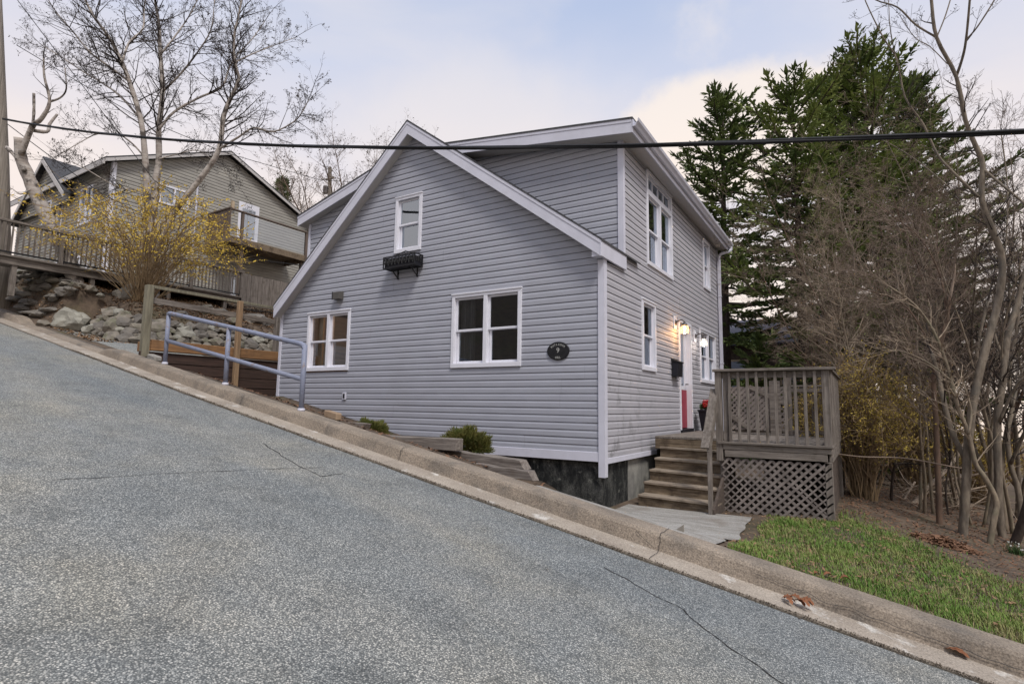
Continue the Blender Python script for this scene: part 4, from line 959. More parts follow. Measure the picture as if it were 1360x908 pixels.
for row in range(4):
    s = rr.random()*.2
    while True:
        sz = rr.uniform(.09,.24)*(1 if row < 3 else .85)
        p, d = along(path, s+sz)
        if p is None or cnt > 92: break
        back = row*.11+rr.uniform(-.02,.05)
        nx_, ny_ = -d[1], d[0]
        if nx_*1+ny_*0 > .5: nx_, ny_ = -nx_, -ny_
        x, y = p[0]+nx_*back, p[1]+ny_*back
        base = rz(p[0])+.06
        m = rr.choice([STONE, STONE, STONED, STONEP, STONED, STONE])
        if row == 1 and abs(s-2.2) < .15: m = STONEY
        b = MB(); blob_stone(b, (x, y, base+.09+row*.17+rr.uniform(-.02,.03)), sz*1.12, sz*.95, sz*.74, 100+cnt, math.atan2(d[1], d[0])+rr.uniform(-.3,.3), 2)
        b.build('stone', m, sw); cnt += 1
        s += sz*1.75
boulder('large pale flat-faced boulder at the kerb end of the dry stone wall', (-12.75,-1.72,2.62), .52, .30, .30, 3, STONEP, .15)
boulder('big grey boulder half buried on the leaf-covered bank behind the yellow bush', (-12.75,-.55,3.42), .48, .40, .34, 5, STONE)
boulder('low flat boulder on the bank below the neighbour\'s raised boardwalk', (-12.4,1.15,3.22), .55, .40, .22, 6, STONE)
boulder('broad grey boulder on the bank nearest the house\'s left corner', (-11.9,2.35,3.05), .62, .45, .26, 8, STONED)
boulder('small white stone on the bank at the foot of the leaning birch stump', (-12.9,-1.15,3.38), .13, .09, .05, 9, STONEP)
boulder('low kerbside rock in dead leaves beside the utility pole', (-13.9,-2.0,2.86), .30, .16, .10, 10, STONED)
for i, (px, py, sx_, m_) in enumerate(((118,402,.22,STONE),(178,418,.20,STONEP),(225,398,.30,STONED),(262,412,.26,STONE),(292,402,.30,STONED),(345,405,.3,STONE),(205,425,.16,STONE),(85,408,.24,STONED),(60,412,.2,STONE),(240,430,.2,STONED),(310,425,.22,STONE))):
    bx_ = -12.9+.16*i; q_ = onx(px, py, bx_) if px > 120 else onx(px, py, -13.2); b = MB(); blob_stone(b, (q_.x, q_.y, gz(q_.x,q_.y)+.03), sx_, sx_*.8, sx_*.5, 400+i, i*.7, 2); tag(b.build('bank_stone', m_), 'small loose stone half sunk in the leafy uphill bank', 'stone', 'loose stones on the uphill bank')
st = thing('slate_wall', 'rough stacked wall of dark slate slabs beside the utility pole', 'slate wall', (-14.5,-1.8,3))
rr = random.Random(31)
for i in range(70):
    x = -16.3+rr.random()*3.1; t_ = rr.random(); y = yk(x)+.68+.12+t_*.75; z = lerp(zk(x), bank(x), sm(.05,.6,y-yk(x)-.68))+rr.uniform(-.02,.04)
    b = MB(); blob_stone(b, (x,y,z), rr.uniform(.14,.30), rr.uniform(.12,.22), rr.uniform(.05,.10), 200+i, rr.uniform(-.5,.5), 2); b.build('slab', rr.choice([STONED, STONED, STONE]), st)

rw = thing('retaining_wall', 'red brown plank retaining wall under a thick orange brown beam at the parking pad edge', 'retaining wall', (-8.6,0,.6))
b = MB(); b.box((-8.68,-1.93,1.755),(-8.54,4.2,1.965)); b.build('cap_beam', BEAMO, rw, bevel=.008)
b = MB(); b.box((-8.9,-2.02,1.74),(-8.55,-1.935,1.93)); b.build('cap_beam', BEAMO, rw, bevel=.008)
for k in range(6):
    b = MB(); b.box((-8.66+.008*(k%2),-2.1,.45+k*.215),(-8.60+.008*(k%2),4.2,.45+k*.215+.205)); b.build('plank', REDPLANK, rw, bevel=.006)
b = MB(); b.obox((-8.42,-1.92,1.60), V((.98,0,-.2)).normalized(), Y, Z, -.17,.17,-.07,.07,-.04,.06); tag(b.build('concrete_block', SLAB, bevel=.02), 'pale concrete block under the first fence post by the kerb', 'block')
fe = thing('rail_fence', 'rustic post and rail fence with three mismatched wooden posts along the parking pad', 'fence', (-8.6,-.3,1.9))
for y, z0, z1, m, s in ((-2.02,1.62,3.02,POSTW,.13),(-.22,.55,2.99,POSTT,.10),(.82,1.96,2.96,WOODG['z'],.11)):
    b = MB(); b.box((-8.52 if m is POSTT else -8.61-s/2,y-s/2,z0),(-8.52+s if m is POSTT else -8.61+s/2,y+s/2,z1)); b.build('post', m, fe, bevel=.008)
b = MB(); b.beam((-8.6,-2.0,3.0),(-8.6,2.6,2.99),.035,.06); b.build('top_rail', POSTW, fe, bevel=.004)
b = MB(); b.beam((-8.63,-2.0,2.74),(-8.63,2.6,2.62),.03,.11); b.build('middle_rail', WOODG['y'], fe, bevel=.004)

# ------------------------------------------------------------------ neighbour's upper deck, board fence and house
ud = thing('raised_boardwalk', 'weathered raised boardwalk with slim wooden balusters along the top of the bank', 'deck', (-13.9,0,4))
b = MB(); b.box((-13.92,-3.4,3.93),(-13.80,3.1,4.10)); b.build('edge_beam', WOODG['y'], ud)
b = MB(); b.box((-15.2,-3.4,4.10),(-13.74,3.1,4.14)); b.build('walk_boards', WOODG['y'], ud)
for y in (-2.6,-1.0,.9,2.6): b = MB(); b.box((-13.95,y-.05,3.2),(-13.83,y+.05,3.93)); b.build('support_post', WOODG['z'], ud)
b = MB(); b.box((-13.90,-3.4,4.93),(-13.78,3.1,4.985)); b.build('top_rail', WOODG['y'], ud)
b = MB(); b.box((-13.86,-3.4,4.20),(-13.82,3.1,4.235)); b.build('bottom_rail', BLACK, ud)
for i in range(60):
    y = -3.35+i*.108
    if i % 15 == 0:
        b = MB(); b.box((-13.89,y-.045,4.14),(-13.80,y+.045,4.93)); b.build('rail_post', WOODG['z'], ud); continue
    b = MB(); b.box((-13.855,y-.016,4.235),(-13.825,y+.016,4.93)); b.build('baluster', WOODG['z'], ud)
bf = thing('board_fence', 'grey vertical board fence at the end of the boardwalk beside the house eave', 'fence', (-13.8,4.5,4))
b = MB()
for i in range(26):
    y = 3.16+i*.135; b.box((-13.85,y,3.98+.01*sin(i*3)),(-13.825+.006*(i%3),y+.128,4.93+.012*sin(i*2.1)))
b.build('boards', WOODG['z'], bf)
b = MB(); b.box((-13.88,3.12,3.90),(-13.80,6.7,3.97)); b.box((-13.90,3.12,4.7),(-13.855,6.7,4.78)); b.build('rail', WOODG['y'], bf)
for y in (3.1, 6.7): b = MB(); b.box((-13.90,y-.05,3.6),(-13.80,y+.05,5.02)); b.build('post', WOODG['z'], bf)

BALCW = mat('brown_balcony_wood', (.155,.12,.10), (.095,.072,.058), scale=2.4, stretch=(10,10,1.2), rough=.9, bump=.3)
NX = -18.6
nh = thing('neighbour_house', 'two-storey grey clapboard house uphill with a balcony and a gable roof', 'house', (-22,5,4.3))
yA, yB, pk, zE_, zPk, zG = 1.08, 9.2, 5.08, 8.98, 10.78, 4.0
def niv(z): 
    if z < zE_: return (yA, yB)
    t_ = (zPk-z)/(zPk-zE_); return (pk-(pk-yA)*t_, pk+(yB-pk)*t_)
nw = {'win': (2.60,3.70,8.02,8.76), 'door': (5.70,6.62,7.02,9.08), 'low': (5.6,7.3,4.6,5.85)}
b = MB(); siding(b, (NX,0,0), Y, X, zG, zPk-.05, niv, [(h[0]+.02,h[1]-.02,h[2]+.02,h[3]-.02) for h in nw.values()], e=.125, dep=.02); b.build('gable_wall', GREYSIDE, nh)
b = MB(); siding(b, (0,yA,0), X, -Y, zG, zE_, lambda z: (-27, NX), [(-20.9,-20.0,7.1,8.4),(-23.4,-22.5,7.1,8.4)], e=.125, dep=.02); b.build('front_wall', GREYSIDE, nh)
b = MB(); b.box((-27,yB-.1,zG),(NX-.05,yB,zE_)); b.box((-27,yA+.1,zG),(-26.9,yB,zE_)); b.build('rear_wall', GREYSIDE, nh)
b = MB(); b.box((NX-.4,yA+.4,zG),(NX-.36,yB-.4,zE_)); b.build('inner_partition', ROOMD, nh)
b = MB()
for sg, ye in ((-1, yA-.35), (1, yB+.35)):
    ze = zPk+.12-(zPk-zE_)/(pk-yA)*abs(ye-pk) if sg < 0 else zPk+.12-(zPk-zE_)/(yB-pk)*abs(ye-pk)
    P = [V((NX+.25,pk,zPk+.12)), V((NX+.25,ye,ze)), V((-27.3,ye,ze)), V((-27.3,pk,zPk+.12))]
    b.prism(P if sg > 0 else P[::-1], (0,0,.05))
b.build('roof', SHINGLE, nh)
b = MB()
for sg, ye in ((-1, yA-.35), (1, yB+.35)):
    sl_ = (zPk-zE_)/((pk-yA) if sg < 0 else (yB-pk)); ze = zPk+.12-sl_*abs(ye-pk)
    P = [V((NX+.22,pk,zPk+.115)), V((NX+.22,ye,ze-.005)), V((NX+.22,ye,ze-.12)), V((NX+.22,pk,zPk+.0))]; b.prism(P if sg > 0 else P[::-1], (.03,0,0))
    b.box((-27.3,ye-.02,ze-.19),(NX+.2,ye+.02,ze-.01))
b.build('fascia', SOFFIT, nh)
b = MB(); b.box((NX-.1,yA-.035,zG),(NX+.035,yA+.10,zE_)); b.build('corner_board', WINWHITE, nh)
b = MB(); b.tube([(NX+.06,3.95,zG),(NX+.06,3.95,9.3)], .035, 6); b.build('conduit', TRIM, nh)
def nwin(o, U, Nn, u0, u1, z0, z1, n=2):
    b = MB(); c = .07
    for q in ((u0,u1,z1-c,z1),(u0,u1,z0,z0+c),(u0,u0+c,z0+c,z1-c),(u1-c,u1,z0+c,z1-c)): b.obox(o,U,Z,Nn,q[0],q[1],q[2],q[3],-.04,.04)
    for k in range(1,n): uu = lerp(u0,u1,k/n); b.obox(o,U,Z,Nn,uu-.03,uu+.03,z0+c,z1-c,-.04,.036)
    f = sub(b.build('window', WINWHITE, nh)); p = MB(); p.face([V(o)+U*u+Z*z-Nn*.02 for u,z in ((u0+c,z0+c),(u1-c,z0+c),(u1-c,z1-c),(u0+c,z1-c))]); p.build('pane', GLASSU, f)
oN = V((NX,0,0))
nwin(oN, Y, X, *nw['win']); nwin(oN, Y, X, *nw['low'], 3)
b = MB(); h = nw['door']; b.box((NX-.05,h[0],h[2]),(NX+.03,h[1],h[3])); d_ = sub(b.build('balcony_door', WINWHITE, nh))
b = MB(); b.box((NX+.03,h[0]+.16,7.6),(NX+.035,h[1]-.16,h[3]-.25)); b.build('pane', GLASSU, d_)
b = MB(); b.box((NX+.02,h[0]-.35,8.62),(NX+.12,h[0]-.25,8.95)); b.build('wall_light', CREAMW, nh)
oF = V((0,yA,0)); nwin(oF, X, -Y, -20.95,-19.95,7.05,8.45, 2); nwin(oF, X, -Y, -23.45,-22.45,7.05,8.45, 2)
for k in range(4): nwin(oF, X, -Y, -26.4+k*1.75,-25.1+k*1.75,4.5,5.9, 2)
# front wing with its own gable towards the road
WY = .93
pkP, rtP = ony(67,214,WY), ony(92,254,WY)
wx, wz = pkP.x, pkP.z; wsl = (wz-rtP.z)/(rtP.x-wx); hw = rtP.x-wx+.15; hwl = 2.6
b = MB(); siding(b, (0,WY,0), X, -Y, wz-hwl*wsl, wz-.12, lambda z: (wx-(wz-z)/wsl, min(wx+hw, wx+(wz-z)/wsl)), e=.125, dep=.02); b.build('wing_wall', GREYSIDE, nh)
b = MB()
for sg, h_ in ((-1, hwl+.3), (1, hw+.1)):
    P = [V((wx,WY-.25,wz+.05)), V((wx+sg*h_,WY-.25,wz+.05-wsl*h_)), V((wx+sg*h_,4.5,wz+.05-wsl*h_)), V((wx,4.5,wz+.05))]; b.prism(P if sg > 0 else P[::-1], (0,0,.06))
b.build('wing_roof', SHINGLE, nh)
b = MB()
for sg, h_ in ((-1, hwl+.28), (1, hw+.08)):
    P = [V((wx,WY-.27,wz+.04)), V((wx+sg*h_,WY-.27,wz+.04-wsl*h_)), V((wx+sg*h_,WY-.27,wz-.16-wsl*h_)), V((wx,WY-.27,wz-.16))]; b.prism(P if sg < 0 else P[::-1], (0,.03,0))
b.build('wing_fascia', SOFFIT, nh)
nwin(V((0,WY,0)), X, -Y, wx-.1, wx+.65, wz-2.6, wz-1.7, 2)
# balcony
b = MB(); b.box((NX+.03,4.42,7.0),(-17.02,8.0,7.05)); b.build('balcony_floor', STEPW, nh)
b = MB(); b.box((-17.06,4.40,6.80),(-17.0,8.02,6.998)); b.box((NX+.04,4.40,6.80),(-17.06,4.45,6.998)); b.box((NX+.04,7.96,6.8),(-17.06,8.01,6.998)); b.build('balcony_rim', STEPW, nh)
b = MB()
for i in range(11): x = NX+.06+i*.142; b.box((x,4.43,6.85),(x+.134,4.455,8.08+.03*(i%2)))
b.build('privacy_boards', BALCW, nh)
b = MB(); b.box((NX+.04,4.40,8.09),(-17.0,4.48,8.14)); b.build('screen_cap', BALCW, nh)
for y in (4.95, 7.9): b = MB(); b.box((-17.08,y-.05,6.85),(-16.99,y+.05,8.06)); b.build('balcony_post', BALCW, nh)
b = MB(); b.box((-17.10,4.45,8.06),(-16.97,8.0,8.11)); b.build('balcony_rail', BALCW, nh)
b = MB(); b.face([(-17.04,5.0,7.12),(-17.04,7.85,7.12),(-17.04,7.85,8.02),(-17.04,5.0,8.02)]); b.build('balcony_glass', GLASS, nh)
for y in (5.05, 7.8): b = MB(); b.box((-17.3,y,zG),(-17.18,y+.12,6.8)); b.build('balcony_support', BALCW, nh)

# house half hidden behind the spruces
bh = thing('shingled_house', 'dark shingled house with a slate blue roof half hidden behind the spruces', 'house', (.5,19,-2))
bx0, bx1, by0, by1 = -3.2, 3.4, 17.2, 24
b = MB(); b.box((bx0,by0,-2.5),(bx1,by0+.1,3.55)); b.box((bx0,by0+.1,-2.5),(bx0+.1,by1,3.55)); b.box((bx1-.1,by0+.1,-2.5),(bx1,by1,3.55)); b.build('wall', DARKSIDE, bh)
b = MB(); b.prism([V((bx0-.3,by0-.35,3.35)), V((bx1+.3,by0-.35,3.35)), V((1.9,by0+2.6,4.75)), V((-1.8,by0+2.6,4.75))], (0,0,.06)); b.prism([V((bx1+.3,by0-.35,3.35)), V((bx1+.3,by1,3.35)), V((1.9,by0+2.6,4.75))], (0,0,.06)); b.prism([V((bx0-.3,by0-.35,3.35)), V((-1.8,by0+2.6,4.75)), V((bx0-.3,by1,3.35))], (0,0,.06)); b.build('roof', ROOFG, bh)
for x in (-1.7, .25, 1.9):
    b = MB(); b.box((x,by0-.04,1.5),(x+.8,by0+.0-.002,2.8)); f_ = sub(b.build('window', CREAMW, bh)); b = MB(); b.box((x+.08,by0-.05,1.58),(x+.72,by0-.041,2.72)); b.build('pane', GLASSU, f_)

# ------------------------------------------------------------------ pole and wires
up_ = thing('utility_pole', 'weathered wooden utility pole at the left edge of the road', 'utility pole', (-16.0,-2.0,3))
pb = atd(8, 412, 14.8); pt = atd(-6, 30, 14.8)
b = MB(); b.tube([pb-Z*.6, pb.lerp(pt,.5), pt, pt+(pt-pb)*.35], [.195,.175,.155,.13], 14); b.build('shaft', POLEW, up_, smooth=True)
b = MB(); q = pb.lerp(pt, .21)+V((.02,-.165,0)); b.box((q.x-.10,q.y-.012,q.z-.13),(q.x+.14,q.y,q.z+.13)); b.build('notice', TRIM, up_)
b = MB(); q = pb.lerp(pt,.78); b.tube([q+V((.05,-.2,-.1)), q+V((.05,-.2,.12))], .035, 8); b.tube([q+V((0,-.1,0)), q+V((.05,-.2,0))], .015, 6); b.build('cable_bracket', DARKMETAL, up_)
def wire(label, pts, r, name='overhead_wire', sag=0.0, k=6, group='overhead wires', twist=0):
    b = MB(); P = []
    for (a, c) in zip(pts, pts[1:]):
        for i in range(16): P.append(V(a).lerp(V(c), i/16))
    P.append(V(pts[-1])); n = len(P)
    P = [p-Z*sag*4*(i/(n-1))*(1-i/(n-1)) for i, p in enumerate(P)]
    if twist:
        for s_ in range(3):
            b.tube([p+V((0, r*.55*cos(i*1.1+s_*2.1), r*.55*sin(i*1.1+s_*2.1))) for i, p in enumerate(P)], r*.62, 5)
    else: b.tube(P, r, k)
    return tag(b.build(name, CABLE, smooth=True), label, 'wire', group)
cA = atd(4, 158, 14.6); cB = atd(1360, 103, 4.9); cB2 = cA+(cB-cA)*1.35
mid = atd(680, 191, 9.0)
def cat_curve():
    P = []
    for i in range(41):
        t_ = i/40*1.3; p = cA.lerp(cB, t_); z_ = p.z
        P.append(p)
    return P
want = mid.z; tm = None
P = cat_curve()
best = min(range(41), key=lambda i: (V((P[i].x,P[i].y,0))-V((mid.x,mid.y,0))).length)
wire('thick black bundled cable sagging across the front of the house', [cA, cA.lerp(cB,1.3)], .026, 'bundled_cable', sag=.69, twist=1)
def pw(label, pts, r): wire(label, [atd(*p) for p in pts], r, sag=.1)
pw('thin wire slanting steeply down from the upper left across the big birch', [(8,-20,14.6),(122,125,14.4),(205,235,14.6),(330,330,15.5)], .009)
pw('thin wire crossing the front of the neighbour\'s gable down to the balcony', [(10,165,14.7),(132,251,15.5),(297,335,17),(400,352,18)], .011)
pw('thin service wire from the birch crown to the far side of the dormer roof', [(22,60,14.6),(180,150,16),(297,198,18),(423,236,22),(470,242,24)], .010)
fp_ = thing('distant_pole', 'distant utility pole with a crossarm rising behind the dormer roof', 'utility pole', (-24,15,5))
b = MB(); a = atd(438,330,30); c = atd(438,222,30); b.tube([a,c], .10, 8); b.build('shaft', POLEW, fp_)
b = MB(); q = a.lerp(c,.86); b.box((q.x-.3,q.y-.05,q.z-.05),(q.x+.3,q.y+.05,q.z+.05)); b.build('crossarm', POLEW, fp_)
b = MB(); q = a.lerp(c,.72); b.tube([q+V((-.2,-.12,-.2)),q+V((-.2,-.12,.2))], .13, 8); b.build('transformer', DARKMETAL, fp_)

# ------------------------------------------------------------------ trees and plants
def rdir(rr, t, spread):
    t = t.normalized(); a = t.orthogonal().normalized(); c = t.cross(a); an = rr.random()*2*pi
    return (t*cos(spread)+(a*cos(an)+c*sin(an))*sin(spread)).normalized()
def twig(b, p, d, L, r, lev, rr, up=.10, jit=.22, kids=(5,3,2), ratio=.45, tips=None, minL=.10, sp=(.5,1.0), seg=4):
    k = 5 if r > .02 else (4 if r > .008 else 3)
    pts = [V(p)]; d = V(d).normalized(); dirs = []
    for i in range(seg):
        d = (d+V((rr.gauss(0,jit), rr.gauss(0,jit), rr.gauss(up,jit)))*.55).normalized(); pts.append(pts[-1]+d*(L/seg)); dirs.append(d)
    b.tube(pts, [max(.0022, r*(1-.72*i/seg)) for i in range(seg+1)], k, cap=False)
    if lev <= 0 or L < minL:
        if tips is not None: tips.append((pts[-1], d)); tips.append((pts[-2], d))
        return
    n = kids[min(lev, len(kids))-1] if isinstance(kids, (list, tuple)) else kids
    n = max(1, int(n+rr.uniform(-.6,.9)))
    for j in range(n):
        t = rr.uniform(.2, 1.0); i = min(seg-1, int(t*seg)); f = t*seg-i
        q = pts[i].lerp(pts[i+1], f)
        twig(b, q, rdir(rr, dirs[i], rr.uniform(*sp)), L*ratio*rr.uniform(.6,1.25)*(1.1-.4*t), max(.0022, r*.5*(1-.5*t)), lev-1, rr, up, jit, kids, ratio, tips, minL, sp, 3)
def smooth_path(pts, n=4):
    out = []; P = [V(p) for p in pts]
    for i in range(len(P)-1):
        p0 = P[max(0,i-1)]; p1 = P[i]; p2 = P[i+1]; p3 = P[min(len(P)-1,i+2)]
        for k in range(n):
            t = k/n; out.append(.5*((2*p1)+(p2-p0)*t+(2*p0-5*p1+4*p2-p3)*t*t+(3*p1-p0-3*p2+p3)*t**3))
    out.append(P[-1]); return out
def limb(b, pts, r0, r1, k=8, n=4, wob=.12, rr=None):
    P = smooth_path(pts, n); m = len(P)
    rad = [lerp(r0, r1, i/(m-1))*(1+(rr.uniform(-wob,wob) if rr else 0)) for i in range(m)]
    b.tube(P, rad, k); return P, rad
def dress(b, P, rad, dens, L, rr, lev=2, t0=.15, tips=None, **kw):
    ln = sum((P[i+1]-P[i]).length for i in range(len(P)-1)); n = int(ln*dens)
    for j in range(n):
        t = rr.uniform(t0, 1.0); i = min(len(P)-2, int(t*(len(P)-1))); d = P[i+1]-P[i]
        if d.length < 1e-6: continue
        LL = L*rr.uniform(.45,1.15)*(1.15-.5*t)
        twig(b, P[i].lerp(P[i+1], rr.random()), rdir(rr, d, rr.uniform(.6,1.2)), LL, min(rad[i]*.5, .006+.011*LL), lev, rr, tips=tips, **kw)
    twig(b, P[-1], P[-1]-P[-2], L*.9, rad[-1]*.9, lev, rr, tips=tips, **kw)
def pxl(seq, D0, D1=None, wander=0.0, rr=None):
    n = len(seq); D1 = D0 if D1 is None else D1
    return [atd(x, y, lerp(D0, D1, i/max(1,n-1))+(rr.uniform(-wander,wander) if rr and i else 0)) for i, (x, y) in enumerate(seq)]
def bud_cloud(b, tips, rr, s=.02, p=.8, each=1):
    for q, d in tips:
        for _ in range(each):
            if rr.random() < p: leaf(b, q+V((rr.gauss(0,.02),rr.gauss(0,.02),rr.gauss(0,.02))), s*rr.uniform(.6,1.4), rr, .2, .8)

# --- big birch with three white stems
rr = random.Random(41)
t = thing('birch_tree', 'tall bare white-barked birch with several stems before the neighbour\'s gable', 'tree', atd(203,400,15.2), 'bare trees on the uphill bank')
bt, bc, tips = MB(), MB(), []
DB = 15.0
limbs = [([(203,408),(201,340),(197,280),(193,211),(187,159),(172,109),(162,83),(145,50),(122,18),(100,-30)], 15.0, 14.2, .13, .025),
         ([(206,405),(208,330),(205,264),(211,211),(211,172),(216,122),(213,73),(211,33),(206,0),(200,-50)], 15.1, 15.6, .135, .03),
         ([(200,404),(205,352),(216,318),(231,283),(271,231),(291,198),(297,155),(307,129),(317,106),(312,83),(311,50),(317,20),(325,-20)], 15.0, 14.4, .12, .022),
         ([(211,172),(231,149),(264,130),(294,116),(305,89),(318,70),(335,52),(352,28)], 15.1, 16.2, .06, .014),
         ([(291,198),(317,182),(337,170),(363,175),(390,162),(402,148),(410,132)], 14.6, 13.8, .05, .012),
         ([(162,83),(172,56),(190,38),(192,5),(205,-30)], 14.4, 15.4, .05, .014),
         ([(193,211),(180,195),(160,180),(130,178),(105,190),(80,205)], 15.0, 14.2, .035, .010),
         ([(187,159),(160,128),(135,110),(110,95),(80,75),(55,60)], 14.8, 15.8, .045, .012),
         ([(172,109),(150,92),(120,70),(95,40),(70,10),(55,-20)], 14.6, 13.8, .042, .012),
         ([(213,73),(235,45),(255,15),(270,-20)], 15.4, 16.2, .045, .012),
         ([(216,122),(240,98),(262,70),(280,40),(285,0)], 15.3, 14.4, .045, .012),
         ([(312,83),(335,72),(360,62),(392,50)], 14.4, 15.0, .034, .01),
         ([(211,211),(235,205),(262,200),(285,215),(310,240)], 15.1, 16.4, .03, .009),
         ([(205,264),(180,252),(160,250),(140,240),(115,225),(95,215)], 15.0, 14.0, .035, .010)]
for seq, d0, d1, r0, r1 in limbs:
    big = r0 > .1
    P, rad = limb(bt, pxl(seq, d0, d1), r0*(.78 if big else .66), r1*.8, 9 if big else 6, 4, .07, rr)
    dress(bc, P, rad, 6.5 if big else 10.5, 1.35 if big else 1.0, rr, 2, .40 if big else .15, tips, kids=(4,6), ratio=.45, up=.10, sp=(.45,1.0))
bud_cloud(bc, tips, rr, .024, .55)
bt.build('trunk', BIRCH, t, smooth=True); bc.build('crown', TWIGD, t)

# --- leaning broken birch
rr = random.Random(42)
t = thing('birch_tree', 'leaning broken-topped birch with peeling white bark beside the boardwalk', 'tree', atd(102,384,14.6), 'bare trees on the uphill bank')
bt, bc, tips = MB(), MB(), []
P, rad = limb(bt, pxl([(104,390),(97,362),(89,342),(66,296),(50,263),(36,230),(28,210),(26,183)], 14.6, 14.0), .20, .115, 11, 4, .05, rr)
for seq, d1, r0, r1 in (([(28,205),(43,168),(55,158),(66,135),(59,102),(58,78)], 13.6, .07, .018), ([(43,170),(45,150),(45,124)], 13.9, .035, .03),
                        ([(38,172),(62,175),(66,165),(76,152)], 14.4, .05, .03), ([(66,135),(80,130),(88,118),(86,90)], 13.4, .03, .010), ([(32,226),(25,212),(9,196)], 14.6, .055, .045),
                        ([(40,252),(27,258),(14,250),(8,262)], 14.8, .02, .008)):
    P, rad = limb(bt, pxl(seq, 14.0, d1), r0, r1, 7, 4, .1, rr)
    if r1 < .025: dress(bc, P, rad, 4, .6, rr, 1, .4, tips, kids=(3,3), ratio=.5)
bt.build('trunk', BIRCH, t, smooth=True); bc.build('crown', TWIGD, t)

# --- forsythia in flower
def forsythia(label, base, spread, h, nst, nfl, seed, m=FORSY, group='yellow forsythia bushes', fs=.026, lean=(0,0), ms=FSTEM, top=.35):
    rr = random.Random(seed); base = V(base); t = thing('forsythia_bush', label, 'bush', base, group)
    bs, bf_ = MB(), MB()
    for i in range(nst):
        a = rr.random()*2*pi; q = rr.random()**.6; ex = V((cos(a)*spread*q+lean[0], sin(a)*spread*q*.8+lean[1], 0)); hh = h*rr.uniform(.55,1.05)*(1-.35*q*q)
        p0 = base+V((cos(a)*.14*q+rr.gauss(0,.05), sin(a)*.14*q+rr.gauss(0,.05), -.05)); p1 = base+ex*rr.uniform(.22,.5)+Z*hh*rr.uniform(.45,.7); p2 = base+ex*rr.uniform(.65,.9)+Z*hh*rr.uniform(.85,1.02); p3 = base+ex*1.12+Z*hh*rr.uniform(.72,1.02)
        P = smooth_path([p0,p1,p2,p3], 5); P = [P_+V((rr.gauss(0,.03),rr.gauss(0,.03),rr.gauss(0,.02)))*(k_ > 1) for k_, P_ in enumerate(P)]; bs.tube(P, [.009*(1-.8*k/(len(P)-1))+.002 for k in range(len(P))], 4, cap=False)
        for j in range(5):
            k = rr.randint(5, len(P)-2); d = rdir(rr, P[k+1]-P[k], rr.uniform(.4,1.0)); L = h*rr.uniform(.10,.28)
            Q = [P[k], P[k]+d*L*.5+Z*.02, P[k]+d*L+Z*rr.uniform(-.03,.06)]; bs.tube(Q, [.005,.003,.002], 3, cap=False)
            for _ in range(int(nfl*.6)): u_ = rr.random(); c_ = Q[0].lerp(Q[1], u_*2) if u_ < .5 else Q[1].lerp(Q[2], u_*2-1); leaf(bf_, c_+V((rr.gauss(0,.018),)*3), fs*rr.uniform(.5,1.2), rr, 0, .8)
        for _ in range(nfl):
            u_ = top+(1-top)*rr.random()**.7; k = min(len(P)-2, int(u_*(len(P)-1))); c_ = P[k].lerp(P[k+1], rr.random()); leaf(bf_, c_+V((rr.gauss(0,.02),rr.gauss(0,.02),rr.gauss(0,.02))), fs*rr.uniform(.5,1.25), rr, 0, .8)
    bs.build('stems', ms, t); bf_.build('blossom', m, t)
bb = atd(188, 408, 14.2)
forsythia('bright yellow forsythia spraying out from one clump on the bank beneath the big birch', (bb.x, bb.y, gz(bb.x,bb.y)), 2.9, 3.0, 170, 17, 51, fs=.033, top=.45)
for px, py, D, sp_, h_, n_, sd, lab in ((1148,650,9.6,1.05,2.45,150,52,'ochre yellow forsythia thicket directly right of the wooden porch'), (1215,650,11.4,1.2,2.3,150,53,'ochre forsythia thicket behind the pale dead branches'),
                                        (1105,640,13.5,1.2,2.1,110,54,'ochre forsythia bush seen through the porch balusters'), (1300,640,12.0,1.3,1.7,100,55,'dull forsythia bush behind the grey saplings at the right edge')):
    p = atd(px, py, D); forsythia(lab, (p.x, p.y, gz(p.x,p.y)), sp_, h_, n_, 18, sd, FORSO, fs=.021, top=.25)

